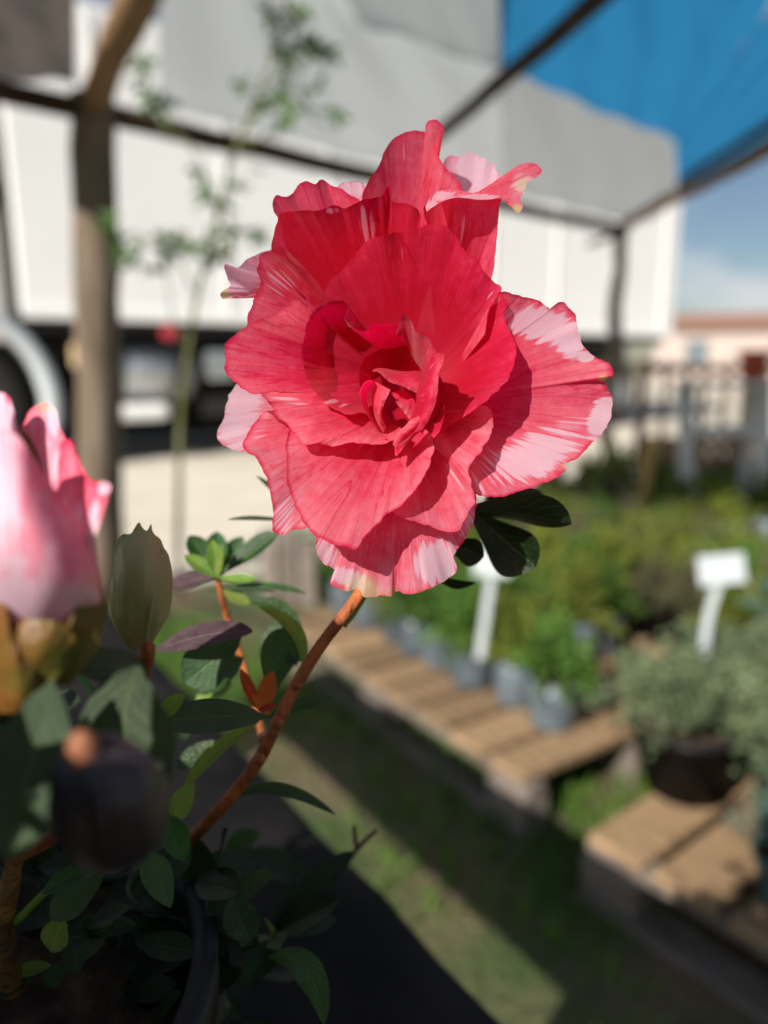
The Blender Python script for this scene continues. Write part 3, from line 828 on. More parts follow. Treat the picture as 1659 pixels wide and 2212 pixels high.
def put(kind, pos, z, s, where, group):
    spec, pm, prof, n = KINDS[kind]
    if kind not in protos:
        e = proto_pot('pot', pm, prof, spec[0], n, hash(kind) % 1000 if False else len(protos) + 3, spec[1], 0.12 if spec[0] != 'cone' else 0.165)
        protos[kind] = e
    else:
        e = copy_tree(protos[kind])
    e.location = (pos.x, pos.y, z)
    e.scale = (s, s, s * random.uniform(0.9, 1.12) * (0.72 if kind == 'grey' else 1.0))
    e.rotation_euler = (random.gauss(0, 0.03), random.gauss(0, 0.03), random.uniform(0, 6.28))
    tag(e, spec[2] + ' ' + where, 'plant', group)
    return e
ZP = 0.1415
used = []
def row(kinds, origin, e_, n_, es, ns, where, group, s=1.0, z=ZP, near_first=False, j0=0):
    for j, nn in enumerate(ns):
        for i, ee in enumerate(es):
            pos = origin + e_ * (ee + random.gauss(0, 0.014)) + n_ * (nn + random.gauss(0, 0.016))
            n_i = i if near_first else len(es) - 1 - i
            put(kinds[(i * 3 + j * 2 + (i * j) % 3) % len(kinds)], pos, z, s * random.uniform(0.92, 1.08), where % (ORD[n_i], ORD[j + j0]), group)
row(['green', 'green', 'yellow', 'green'], A0, eA, nA, [0.10 + 0.135 * k for k in range(8)], [0.225], '%s from the bare pallet end, %s row', 'herbs on the bare-ended pallet')
row(['green', 'yellow', 'green'], A0, eA, nA, [0.12 + 0.14 * k for k in range(6)], [0.37, 0.52, 0.67], '%s from the bare pallet end, %s row', 'herbs on the bare-ended pallet', j0=1)
row(['yellow', 'brown', 'green', 'brown', 'yellow'], C0, eA, nA, [0.10 + 0.15 * k for k in range(9)], [0.08, 0.24, 0.40, 0.56, 0.72], '%s along the rear pallet, %s row', 'herbs on the rear pallet')
row(['grey'], B0, eB, nB, [0.04, 0.28, 0.52], [0.27, 0.49, 0.71], '%s from the grassy gap, %s row', 'conifers on the front pallet', 1.22, near_first=True)
row(['teal', 'grey', 'teal'], D0, eB, nB, [0.25, 0.48, 0.72], [0.12, 0.36, 0.60], '%s along the second conifer pallet, %s row', 'conifers on the second pallet', 1.0, near_first=True)
pos = B0 + eB * 0.42 + nB * 0.16
for k, (ee, nn) in enumerate(((0.33, 0.085), (0.52, 0.085))):
    put('teal', B0 + eB * ee + nB * nn, ZP, 0.60, ['at the pallet edge nearer the grassy gap', 'at the pallet edge further from the gap'][k], 'small conifers at the pallet edge')
# loose plants on the ground behind, up to the fence
for k in range(34):
    x = random.uniform(1150, 1700); y = random.uniform(1085, 1200)
    p = onz(x, y, 0)
    if any((p - q).length < 0.17 for q in used): continue
    used.append(p)
    put(random.choice(['green', 'yellow', 'green', 'brown']), p, 0.0, random.uniform(1.1, 1.6), 'on the ground near the brown boards', 'herbs on the ground by the boards')

# plant labels
def plant_label(tx, ty, bx, by, dist, label, pw=0.085, ph=0.062, bend=0.0, rot=0.0):
    top = pd(tx, ty, dist); bot = pd(bx, by, dist)
    e = empty('plant_label', bot)
    tag(e, label, 'plant label', 'white labels among the herbs')
    up = (top - bot)
    pts = [bot * 0 + up * t + Vector((bend * math.sin(math.pi * t), 0, 0)) for t in np.linspace(-0.35, 1.0, 9)]
    v = []
    for q in pts:
        v += [q + Vector((-0.010, -0.001, 0)), q + Vector((0.010, -0.001, 0)), q + Vector((0.010, 0.001, 0)), q + Vector((-0.010, 0.001, 0))]
    fs = []
    for i in range(len(pts) - 1):
        for j in range(4): fs.append((4*i + j, 4*i + (j+1) % 4, 4*i + 4 + (j+1) % 4, 4*i + 4 + j))
    fs += [(3, 2, 1, 0), tuple(4 * (len(pts) - 1) + j for j in range(4))]
    mesh_obj('stake', v, fs, M['tag'], e)
    pl = bm_obj('plate', box_bm(pw, 0.003, ph), M['tag'], e, False, 0.0012)
    pl.location = up + Vector((0, -0.003, ph * 0.42))
    pl.rotation_euler = (math.radians(-12), rot, math.radians(-6))
plant_label(1062, 1238, 1042, 1375, 1.80, 'blank white label on a straight stake among green herbs', 0.090, 0.070, 0.0, 0.0)
plant_label(1555, 1255, 1522, 1395, 1.60, 'blank white label on a bent stake beside blue-green conifers', 0.097, 0.064, -0.007, math.radians(-7))

# ------------------------------------------------------------------ sapling behind the azalea
sap = empty('maple_sapling', onz(385, 1290, 0.0))
SB = sap.location.copy()
tag(sap, 'slender young sapling with drooping lobed leaves beside the thick post', 'sapling')
DS = 1.75
def sp_(x, y, d=DS): return pd(x, y, d) - SB
base_d = (SB - CAM).dot(Vector((0, CT, -ST)))
main = smooth_path([Vector((0, 0, 0)), sp_(385, 1150, 1.9), sp_(390, 900, 1.8), sp_(408, 760), sp_(425, 640), sp_(470, 470), sp_(505, 330), sp_(560, 200), sp_(610, 60), sp_(630, -80)], 34)
tube('stem', main, np.linspace(0.012, 0.0035, 34), M['sapstem'], sap, 8)
br = [[(425, 640), (380, 560), (330, 520), (270, 500), (225, 495)], [(470, 470), (420, 330), (370, 270), (320, 190), (290, 130)], [(505, 330), (580, 290), (650, 240), (710, 240)],
      [(440, 590), (490, 540), (540, 500), (575, 490)], [(560, 200), (620, 150), (680, 110), (715, 105)], [(500, 340), (540, 260), (560, 210), (515, 175)], [(408, 760), (375, 690), (360, 600), (345, 540)]]
leaf_pts = []
for b_ in br:
    path = smooth_path([sp_(x, y, DS + random.uniform(-0.08, 0.08)) for x, y in b_], 14)
    tube('branch', path, np.linspace(0.0035, 0.0012, 14), M['sapstem'], sap, 6)
lm = bpy.data.meshes.new('leaf')
def lobed():
    out = []
    lobes = [(-2.1, 0.45), (-1.15, 0.75), (0.0, 1.0), (1.15, 0.75), (2.1, 0.45)]
    pts = [(0.0, 0.0)]
    for i, (a, l_) in enumerate(lobes):
        a0 = a - 0.30; a1 = a + 0.30
        pts.append((math.sin(a0) * l_ * 0.55, math.cos(a0) * l_ * 0.55))
        pts.append((math.sin(a) * l_, math.cos(a) * l_))
        pts.append((math.sin(a1) * l_ * 0.55, math.cos(a1) * l_ * 0.55))
        if i < 4:
            am = (a + lobes[i+1][0]) / 2
            pts.append((math.sin(am) * 0.22, math.cos(am) * 0.22))
    v = [(x, y, -0.25 * (x*x + y*y)) for x, y in pts]
    f_ = [(0, i, i + 1) for i in range(1, len(v) - 1)]
    return v, f_
v, f_ = lobed()
lm.from_pydata([(a*0.060, b*0.060, c*0.060) for a, b, c in v], [], f_); lm.materials.append(M['maple'])
spots = [(232, 495), (250, 520), (268, 548), (285, 555), (240, 470), (310, 520), (345, 512), (352, 545), (345, 580), (372, 515), (400, 528), (425, 540), (440, 525), (455, 560), (480, 548), (490, 500), (540, 498), (560, 505), (470, 520),
         (300, 130), (308, 160), (300, 190), (325, 200), (345, 222), (600, 70), (615, 95), (645, 60), (660, 85), (690, 95), (705, 110), (610, 115), (640, 105), (675, 120), (632, 30), (585, 20), (655, 15),
         (575, 215), (560, 235), (605, 205), (625, 225), (640, 250), (655, 215), (690, 240), (700, 265), (610, 260), (720, 240), (535, 185), (510, 175), (570, 300), (665, 200), (420, 370), (470, 430), (440, 405), (500, 400), (545, 365), (700, 170), (620, 180)]
for (x, y) in spots:
    q = bpy.data.objects.new('leaf', lm); link(q, sap)
    q.location = sp_(x + random.gauss(0, 4), y + random.gauss(0, 4), DS + random.uniform(-0.10, 0.10))
    s = random.uniform(0.75, 1.35)
    q.scale = (s, s, s)
    q.rotation_euler = (math.radians(random.uniform(200, 275)), random.gauss(0, 0.5), random.uniform(-1.0, 1.0))

# dark hanging sprig near the cab
hs = empty('hanging_basket', pd(6, 400, 2.6))
tag(hs, 'dark leafy clump hanging from the dark beam beside the post', 'hanging plant')
me = foliage_mesh('foliage', 'herb', 500, 77); me.materials.append(M['fol_dark'])
fo = link(bpy.data.objects.new('foliage', me), hs); fo.scale = (0.55, 0.55, 0.7); fo.location = (-0.02, 0, -0.09)
tube('hanging_wire', [Vector((-0.02, 0, -0.02)), Vector((-0.03, 0.03, 0.15)), Vector((-0.03, 0.06, 0.33))], [0.002] * 3, M['chassis'], hs, 6)

# ------------------------------------------------------------------ bench with black cloth
ZB = 0.72
bp0 = onz(533, 1635, ZB); bp1 = onz(1080, 2212, ZB)
bd = (bp1 - bp0).normalized(); bn = Vector((-bd.y, bd.x, 0))          # bn points to the aisle
if bn.x < 0: bn = -bn
bmid = (bp0 + bp1) / 2
bench = empty('display_bench', (bmid.x, bmid.y, 0), math.atan2(bd.y, bd.x))
tag(bench, 'low bench covered in black ground cloth under the azalea', 'bench')
sg = 1 if (Matrix.Rotation(math.atan2(bd.y, bd.x), 3, 'Z') @ Vector((0, 1, 0))).dot(bn) > 0 else -1
BW = 0.31
v, fs = [], []
nx_, ny_ = 60, 14
for j in range(ny_ + 1):
    for i in range(nx_ + 1):
        x = -1.3 + 2.6 * i / nx_; y = -sg * BW * j / ny_
        v.append((x, y, ZB + 0.004 * math.sin(x * 19 + y * 13) * (1 if 0 < j else 0.3) + 0.003 * math.sin(x * 47 + 3 * y)))
k0 = len(v)
for i in range(nx_ + 1):
    x = -1.3 + 2.6 * i / nx_
    v.append((x, sg * 0.006, ZB - 0.01)); v.append((x, sg * 0.002 + sg * 0.004 * math.sin(x * 30), ZB - 0.09))
for j in range(ny_):
    for i in range(nx_):
        k = j * (nx_ + 1) + i
        fs.append((k, k + 1, k + nx_ + 2, k + nx_ + 1))
for i in range(nx_):
    a, b_ = k0 + 2 * i, k0 + 2 * i + 2
    fs.append((i, a, b_, i + 1)); fs.append((a, a + 1, b_ + 1, b_))
mesh_obj('cloth_cover', v, fs, M['sheet'], bench, True)
for k in range(5):
    bm_obj('slat', box_bm(2.58, 0.05, 0.02, (0, -sg * (0.04 + k * 0.058), ZB - 0.024)), M['greywood'], bench, False, 0.003)
for x in (-1.15, 0.0, 1.15):
    for y in (0.05, BW - 0.05):
        bm_obj('leg', box_bm(0.05, 0.05, ZB - 0.036, (x, -sg * y, (ZB - 0.036) / 2)), M['greywood'], bench, False, 0.003)

# ------------------------------------------------------------------ AZALEA
pot_c = Vector((-0.134, 0.150, 0))
POTR = 0.095
pot_e = empty('azalea_pot', (pot_c.x, pot_c.y, ZB + 0.009))
tag(pot_e, 'round black nursery pot holding the azalea on the black bench cloth', 'pot')
lathe('pot', [(0, 0), (0.066, 0), (0.086, 0.105), (0.092, 0.107), (0.092, 0.122), (0.086, 0.122), (0.08, 0.08), (0, 0.08)], M['pot'], pot_e, 48)
lathe('soil', [(0, 0.102), (0.05, 0.103), (0.0835, 0.10)], M['soil'], pot_e, 32)

az = empty('azalea', (pot_c.x, pot_c.y, ZB + 0.11))
AZ = az.location.copy()
tag(az, 'azalea bush with one large ruffled coral-pink bloom and pink buds', 'azalea')
D0_ = FOCUS + 0.004
def F2px(fx, fy): return 442.4 + 0.5555 * fx, 221.2 + 0.5555 * fy

def surf(name, grid, mat, parent, pig, uvs, origin):
    """grid (ns,nt,3) world points -> smooth sheet"""
    ns, nt_, _ = grid.shape
    verts = (grid.reshape(-1, 3) - np.array(origin))
    idx = np.arange(ns * nt_).reshape(ns, nt_)
    q = np.stack([idx[:-1, :-1], idx[:-1, 1:], idx[1:, 1:], idx[1:, :-1]], -1).reshape(-1, 4)
    me = bpy.data.meshes.new(name)
    me.from_pydata([tuple(v) for v in verts], [], [tuple(int(a) for a in r) for r in q])
    me.polygons.foreach_set('use_smooth', [True] * len(me.polygons))
    uvl = me.uv_layers.new(name='UVMap')
    li = np.zeros(len(me.loops), dtype=np.int32); me.loops.foreach_get('vertex_index', li)
    uvl.data.foreach_set('uv', uvs.reshape(-1, 2)[li].astype(np.float32).ravel())
    if pig is not None:
        ca = me.color_attributes.new('pig', 'FLOAT_COLOR', 'POINT')
        ca.data.foreach_set('color', pig.reshape(-1, 4).astype(np.float32).ravel())
    me.materials.append(mat)
    return link(bpy.data.objects.new(name, me), parent)

def fbm1(x, seed, octs=4):
    r_ = np.random.RandomState(seed)
    out = np.zeros_like(x); a = 1.0; f_ = 1.0
    for _ in range(octs):
        tab = r_.uniform(-1, 1, 512)
        xi = np.floor(x * f_).astype(int); fr = x * f_ - xi; fr = fr * fr * (3 - 2 * fr)
        out += a * (tab[xi % 512] * (1 - fr) + tab[(xi + 1) % 512] * fr)
        a *= 0.5; f_ *= 2.1
    return out

def petal(name, rim, base, parent, origin, bulge=0.0, ruffle=1.0, rfreq=5, seed=1, dens=(0.9, 0.55), white=(), tips=(),
          curve=None, ns=44, nt_=110, jag=4.0, mat=None, rimdark=0.25, toF=F2px, depth0=None, mid=None):
    mat = mat or M['petal']
    R = catmull(rim, nt_); B = catmull(base, nt_)
    t = np.linspace(0, 1, nt_)
    d_ = np.concatenate([[0], np.cumsum(np.linalg.norm(np.diff(R[:, :2], axis=0), axis=1))])
    rl = d_[-1]
    taper = np.clip(np.minimum(t, 1 - t) / 0.04, 0, 1)
    jx = fbm1(d_ / 30.0, seed * 7 + 1) * jag; jy = fbm1(d_ / 30.0, seed * 7 + 2) * jag
    R = R.copy(); R[:, 0] += jx * taper; R[:, 1] += jy * taper
    s = np.linspace(0, 1, ns)[:, None, None]
    if mid is not None:
        Mid = catmull(mid, nt_)
        Mid = 2 * Mid - 0.5 * (B + R)
    else:
        Mid = (B + R) / 2
    P = (1 - s) ** 2 * B + 2 * s * (1 - s) * Mid + s * s * R
    s1 = s[:, :, 0]
    if mid is None:
        # height follows a smoothed rim, so that notches in the outline do not run as pleats to the centre
        kk = np.arange(-nt_, nt_ + 1); sg_ = 0.055 * nt_
        ker = np.exp(-0.5 * (kk / sg_) ** 2); ker /= ker.sum()
        def sm(v_):
            e_ = np.concatenate([2 * v_[0] - v_[1:nt_ + 1][::-1], v_, 2 * v_[-1] - v_[:-1][::-1]]) if False else np.concatenate([np.full(nt_, v_[0]), v_, np.full(nt_, v_[-1])])
            return np.convolve(e_, ker, 'valid')
        Rz, Bz = sm(R[:, 2]), sm(B[:, 2])
        rr = np.linalg.norm(R[:, :2] - B[:, :2], axis=1); rs = sm(rr)
        se_ = s1 * (rr / np.maximum(rs, 1e-6))[None, :]
        z = Bz[None, :] + (Rz - Bz)[None, :] * se_ + (R[:, 2] - Rz)[None, :] * s1 ** 5
        sb = np.clip(se_, 0, 1)
    else:
        z = P[:, :, 2].copy(); sb = s1
    z += bulge * np.sin(np.pi * sb) * (0.35 + 0.65 * np.sin(np.pi * t)[None, :])
    rf = fbm1(t * rfreq + seed * 3.3, seed + 40, 3)
    z += ruffle * rf[None, :] * s1 ** 4.5
    lat = fbm1(t * rfreq * 2.4 + seed, seed + 90, 3)
    fine = fbm1(t * rl / 16.0, seed + 60, 2)
    z += 0.25 * fbm1(t * rfreq * 0.8 + seed, seed + 91, 2)[None, :] * np.sin(np.pi * s1) + 0.02 * fine[None, :] * np.clip(s1 * 2, 0, 1)
    # curl the last part of the rim
    if curve is not None:
        c0, amt = curve
        z += amt * np.clip((s1 - c0) / (1 - c0), 0, 1) ** 2
    Fx, Fy = P[:, :, 0], P[:, :, 1]
    px, py = toF(Fx, Fy)
    a = (px - W / 2) / FPX; b = -(py - H / 2) / FPX
    dep = (depth0 or D0_) - z / 1000.0
    grid = np.stack([a * dep, (CT + b * ST) * dep, CAM.z + (-ST + b * CT) * dep], -1)
    pig = np.zeros((ns, nt_, 4))
    den = dens[0] + (dens[1] - dens[0]) * s1 ** 1.2 + np.zeros((1, nt_))
    den = den + rimdark * np.clip((s1 - 0.965) / 0.035, 0, 1)
    wh = np.zeros((ns, nt_))
    for (cx, cy, rx, ry, an, amt) in white:
        ca, sa = math.cos(math.radians(an)), math.sin(math.radians(an))
        u = ((Fx - cx) * ca + (Fy - cy) * sa) / rx; v_ = (-(Fx - cx) * sa + (Fy - cy) * ca) / ry
        wh = np.maximum(wh, amt * np.exp(-(u * u + v_ * v_) ** 1.5))
    tp = np.zeros((ns, nt_))
    for (cx, cy, rr, amt) in tips:
        tp = np.maximum(tp, amt * np.exp(-(((Fx - cx) ** 2 + (Fy - cy) ** 2) / rr ** 2) ** 2))
    pig[:, :, 0] = den; pig[:, :, 1] = wh; pig[:, :, 2] = tp; pig[:, :, 3] = 1
    uv = np.stack([np.repeat(np.linspace(0, 1, ns)[:, None], nt_, 1) + seed * 1.37, np.repeat((d_ / 22.0)[None, :], ns, 0) + seed * 11.3], -1)
    return surf(name, grid, mat, parent, pig, uv, origin)

# receptacle of the bloom: a small green calyx behind the throat
cal_c = pd(*F2px(790, 1230), D0_ + 0.034)
flower = lathe('bloom', [(0.0, -0.006), (0.004, -0.005), (0.006, 0.0), (0.0075, 0.006), (0.006, 0.010), (0.0, 0.010)], M['bract'], az, 20)
flower.location = cal_c - AZ
flower.rotation_euler = (math.radians(105), 0, 0)
# petals hang from the bloom, in world space: cancel its transform
bpy.context.view_layer.update()
FINV = flower.matrix_world.inverted()
def FP(name, *a, **k):
    o = petal(name, *a, flower, (0, 0, 0), **k)
    o.matrix_parent_inverse = FINV
    return o
C_ = (800, 1180, -16)       # throat
def base(pts, z): return [(x, y, z) for x, y in pts]

# --- back row
FP('petal', [(1010, 640, -12), (960, 420, -15), (925, 240, -17), (950, 208, -18), (1000, 210, -18), (1030, 194, -18), (1062, 206, -18), (1092, 226, -17), (1126, 238, -17), (1132, 268, -16), (1160, 300, -15), (1130, 420, -13), (1060, 640, -12)], base([(960, 900), (1000, 900)], -24), seed=2, dens=(0.45, 0.1), white=[(1060, 270, 90, 120, 0, 1.0)], ruffle=1.0, rimdark=0.1)
FP('petal', [(500, 520, -10), (520, 325, -13), (570, 307, -13), (612, 316, -13), (632, 345, -12), (620, 420, -12), (640, 560, -10)], base([(660, 900), (700, 900)], -24), seed=3, dens=(0.5, 0.15), white=[(570, 330, 60, 50, 0, 0.8)], ruffle=0.6)
FP('petal', [(300, 560, -11), (180, 600, -9), (125, 645, -7), (100, 668, -5), (88, 650, -3), (80, 628, -3), (76, 640, -2), (86, 680, -2), (100, 712, -3), (66, 735, -4), (60, 748, -4), (72, 766, -4), (112, 752, -4), (150, 757, -5), (190, 745, -6), (230, 760, -8), (320, 780, -9)], base([(420, 740), (430, 760)], -20), seed=4, dens=(0.55, 0.12), white=[(150, 690, 90, 70, 0, 0.9)], tips=[(72, 745, 28, 0.85)], ruffle=1.6, rfreq=8, jag=2, rimdark=0.1)
# left lower pale and pink petals
FP('petal', [(330, 1020, -8), (150, 1075, -11), (125, 1095, -11), (98, 1135, -11), (78, 1180, -10), (76, 1222, -10), (52, 1275, -10), (56, 1315, -9), (95, 1343, -7), (140, 1356, -5), (190, 1350, -6), (330, 1400, -10)], base([(560, 1150), (580, 1200)], -16), seed=5, dens=(0.5, 0.10), white=[(120, 1200, 110, 170, 0, 1.0)], ruffle=1.2)
FP('petal', [(330, 1190, -4), (250, 1200, -5), (200, 1235, -5), (165, 1290, -5), (150, 1345, -5), (190, 1375, -5), (222, 1420, -5), (246, 1480, -5), (262, 1550, -6), (266, 1600, -7), (258, 1662, -7), (290, 1681, -7), (330, 1668, -7), (390, 1655, -7), (470, 1600, -8)], base([(620, 1180), (640, 1260)], -14), seed=6, dens=(0.7, 0.27), white=[(310, 1600, 50, 110, 15, 0.55), (210, 1290, 45, 60, 0, 0.45)], ruffle=1.1, rimdark=0.45)
# big right petal
FP('petal', [(1090, 900, 2), (1120, 760, 1), (1155, 738, 0), (1200, 745, -0.5), (1230, 752, -0.5), (1262, 764, -0.5), (1310, 776, -0.5), (1342, 802, -0.5), (1366, 781, 0), (1400, 784, 0), (1438, 828, 0), (1450, 880, 0), (1470, 945, 0), (1484, 962, 0), (1530, 995, 0), (1572, 1012, 1), (1590, 1042, 2), (1591, 1064, 3), (1549, 1080, 1), (1562, 1112, 0), (1584, 1162, -0.5), (1578, 1222, -0.5), (1550, 1282, -0.5), (1500, 1332, -0.5), (1452, 1380, -0.5), (1402, 1408, -0.5), (1404, 1430, -0.5), (1340, 1470, -0.5), (1262, 1502, -0.5), (1180, 1526, -0.5), (1100, 1536, 0), (1050, 1520, 0), (1022, 1480, 1), (1000, 1420, -3), (960, 1330, -4)], base([(930, 1110), (900, 1160), (900, 1240)], -15), bulge=1.5, seed=7, dens=(0.75, 0.44), nt_=220, ns=64,
   white=[(1340, 875, 190, 75, 15, 1.1), (1420, 930, 70, 70, 0, 1.0), (1280, 1370, 260, 95, -28, 0.95), (1545, 1235, 60, 110, 25, 1.1), (1130, 1440, 110, 100, 40, 0.6), (1480, 985, 40, 30, 0, 0.7)], tips=[(1548, 1072, 16, 0.6), (1404, 1412, 14, 0.7)], ruffle=0.9, rfreq=10, rimdark=0.35)
# bottom back petal
FP('petal', [(470, 1500, -2), (440, 1640, 1), (430, 1730, 2), (445, 1765, 2), (468, 1795, 2), (498, 1815, 2), (512, 1822, 2), (490, 1848, 3), (492, 1872, 4), (520, 1892, 4), (560, 1902, 4), (590, 1898, 3), (620, 1920, 4), (658, 1928, 4), (690, 1918, 4), (722, 1921, 4), (750, 1902, 3), (770, 1912, 4), (812, 1912, 4), (850, 1900, 4), (900, 1882, 4), (950, 1852, 3), (984, 1810, 2), (968, 1765, 1), (1008, 1700, 0), (1040, 1640, -1), (1054, 1560, -6), (1048, 1500, -6), (960, 1400, -6)], base([(700, 1240), (800, 1260)], -9), seed=8, dens=(0.80, 0.28), nt_=200, ns=56, bulge=2.0,
   white=[(900, 1790, 95, 95, 0, 1.1), (560, 1850, 110, 45, 20, 0.9), (470, 1760, 55, 70, 0, 0.9), (1030, 1630, 50, 90, 0, 0.6)], tips=[(610, 1905, 70, 0.65), (730, 1915, 30, 0.4)], ruffle=1.4, rfreq=12)
# top upright petals
FP('petal', [(640, 560, -3), (612, 372, -6), (640, 300, -7), (680, 240, -8), (700, 190, -8), (740, 136, -8), (800, 112, -8), (845, 111, -8), (868, 120, -8), (860, 95, -7), (870, 72, -6), (895, 66, -5), (916, 80, -5), (931, 100, -5), (908, 120, -6), (903, 140, -7), (885, 146, -7), (892, 172, -7), (910, 210, -7), (940, 256, -6), (980, 302, -5), (1000, 335, -5), (960, 430, -4), (900, 600, -3)], base([(760, 950), (800, 960)], -24), seed=9, dens=(0.8, 0.46), white=[(760, 190, 60, 80, -20, 0.3), (690, 330, 40, 90, -20, 0.3)], ruffle=1.0, nt_=150, bulge=-2, jag=1.5)
# right upper petal, standing, with a lip folded to the viewer
FP('petal', [(880, 520, 0), (850, 420, -1), (870, 372, -1), (905, 342, -1), (960, 338, -1), (1010, 348, -1), (1062, 362, -2), (1110, 368, -3), (1150, 372, -4), (1143, 420, -5), (1138, 500, -6), (1131, 580, -6), (1120, 660, -6), (1100, 760, -6)], base([(900, 1000), (960, 1000)], -22), seed=10, dens=(0.85, 0.56), white=[(990, 480, 40, 120, -10, 0.45)], ruffle=0.8, jag=1.5)
FP('petal', [(862, 420, 3.5), (858, 395, 3.5), (880, 360, 2), (905, 342, 0), (960, 337, 0), (1010, 345, -1), (1060, 357, -2), (1110, 344, -4), (1160, 310, -6), (1200, 285, -8), (1196, 262, -9), (1240, 238, -10), (1280, 237, -10), (1312, 266, -9), (1290, 292, -7), (1255, 310, -5), (1246, 340, -3), (1228, 372, -1), (1236, 408, 0), (1215, 430, 1), (1195, 402, 0), (1182, 382, -1)],
   [(862, 425, 3.5), (905, 395, 3.5), (960, 372, 2.5), (1010, 372, 2), (1062, 378, 1), (1100, 378, 0.5), (1150, 374, 0), (1180, 384, 0)], seed=11, dens=(0.5, 0.4), white=[(930, 365, 60, 25, 0, 0.9), (1060, 368, 90, 14, 0, 1.0), (880, 400, 30, 30, 0, 0.9), (1240, 320, 60, 50, 0, 0.7)], tips=[(1240, 320, 30, 0.6), (1215, 420, 26, 0.8)], ruffle=0.6, rfreq=9, ns=26, jag=1.5, rimdark=0.1)
# ruffled upper left, back and front layers
FP('petal', [(330, 640, -4), (290, 450, -5), (268, 425, -5), (262, 400, -5), (274, 362, -5), (318, 366, -4), (338, 352, -5), (352, 330, -5), (382, 307, -6), (432, 319, -5), (455, 300, -6), (488, 318, -6), (520, 330, -5), (562, 358, -5), (600, 378, -4), (660, 470, -3)], base([(640, 950), (680, 960)], -23), seed=12, dens=(0.8, 0.56), white=[(505, 370, 60, 30, 10, 0.4)], ruffle=1.8, rfreq=9)
FP('petal', [(330, 700, -2), (262, 620, -2), (256, 560, -2), (272, 500, -2), (288, 440, -1), (345, 422, 1), (420, 420, 2), (470, 412, 2), (500, 402, 2), (545, 412, 1), (580, 392, 2), (640, 376, 3), (690, 360, 3), (706, 330, 2), (722, 322, 2), (728, 378, 3), (765, 388, 3), (812, 404, 3), (836, 445, 2), (850, 560, 0)], base([(600, 960), (760, 960)], -20), seed=13, dens=(1.20, 0.85), white=[(632, 480, 46, 95, -8, 0.72), (500, 420, 40, 18, 0, 0.7), (270, 560, 22, 110, 0, 0.3)], ruffle=1.6, rfreq=9, nt_=140, bulge=-2)
FP('petal', [(400, 660, 1), (300, 600, 0), (250, 578, 0), (220, 590, -1), (206, 640, -1), (214, 710, -1), (188, 775, 0), (162, 845, 0), (166, 880, 0), (260, 870, 2), (360, 850, 2), (460, 900, 0)], base([(640, 980), (660, 1040)], -18), seed=14, dens=(0.97, 0.5), white=[(300, 690, 90, 90, 40, 0.5), (180, 850, 30, 30, 0, 0.4)], ruffle=1.1, rfreq=6)
# the large petal right of the centre, cupped
FP('petal', [(420, 900, 1), (470, 720, 0), (560, 620, 0), (610, 560, 1), (650, 530, 2), (720, 512, 3), (790, 500, 3), (842, 490, 4), (882, 470, 4), (940, 482, 4), (985, 540, 3), (1022, 590, 3), (1060, 602, 3), (1082, 650, 2), (1128, 698, 1), (1156, 720, 1), (1148, 742, 2), (1172, 772, 2), (1166, 850, 2), (1190, 900, 2.5), (1212, 950, 3), (1202, 1020, 4), (1162, 1098, 5), (1102, 1150, 5), (1042, 1200, 4.5), (962, 1252, 3), (900, 1300, 2), (850, 1340, 1)],
   base([(735, 1075), (760, 1060), (790, 1062), (815, 1085), (822, 1120), (815, 1160), (800, 1190)], -13), seed=15, dens=(1.30, 0.70), white=[(760, 590, 30, 70, -8, 0.35), (1120, 760, 40, 40, 0, 0.5), (1080, 830, 50, 60, 20, 0.3)], ruffle=1.5, rfreq=9, nt_=190, ns=60, bulge=-2.5, rimdark=0.12)
# left petals, flaring to the viewer
FP('petal', [(430, 820, 6), (350, 765, 4), (295, 812, 5), (205, 848, 5), (140, 884, 5), (98, 918, 5), (76, 960, 5), (80, 1010, 5), (76, 1042, 5), (108, 1084, 5), (150, 1112, 5), (190, 1132, 5), (225, 1128, 5), (290, 1150, 6), (420, 1200, 6), (520, 1200, 3)], base([(680, 1040), (690, 1110)], -8), seed=16, dens=(0.95, 0.47), white=[(150, 990, 70, 60, 0, 0.2)], ruffle=1.0, rfreq=6, nt_=140, bulge=2.0, rimdark=0.2)
FP('petal', [(360, 1130, 6), (260, 1125, 6.5), (216, 1134, 7), (236, 1158, 7.5), (250, 1172, 7), (268, 1194, 8), (272, 1212, 8), (312, 1240, 8), (334, 1266, 9), (352, 1300, 10), (380, 1332, 10.5), (430, 1326, 10), (500, 1336, 10), (562, 1326, 9.5), (622, 1330, 9), (690, 1328, 8.5), (742, 1304, 8), (770, 1270, 6)], base([(660, 1130), (700, 1200), (730, 1250)], -5), seed=17, dens=(0.82, 0.38), white=[(330, 1160, 90, 16, 8, 0.6), (650, 1260, 60, 25, 60, 0.35)], ruffle=0.9, rfreq=9, nt_=150, bulge=4.0, rimdark=0.3)
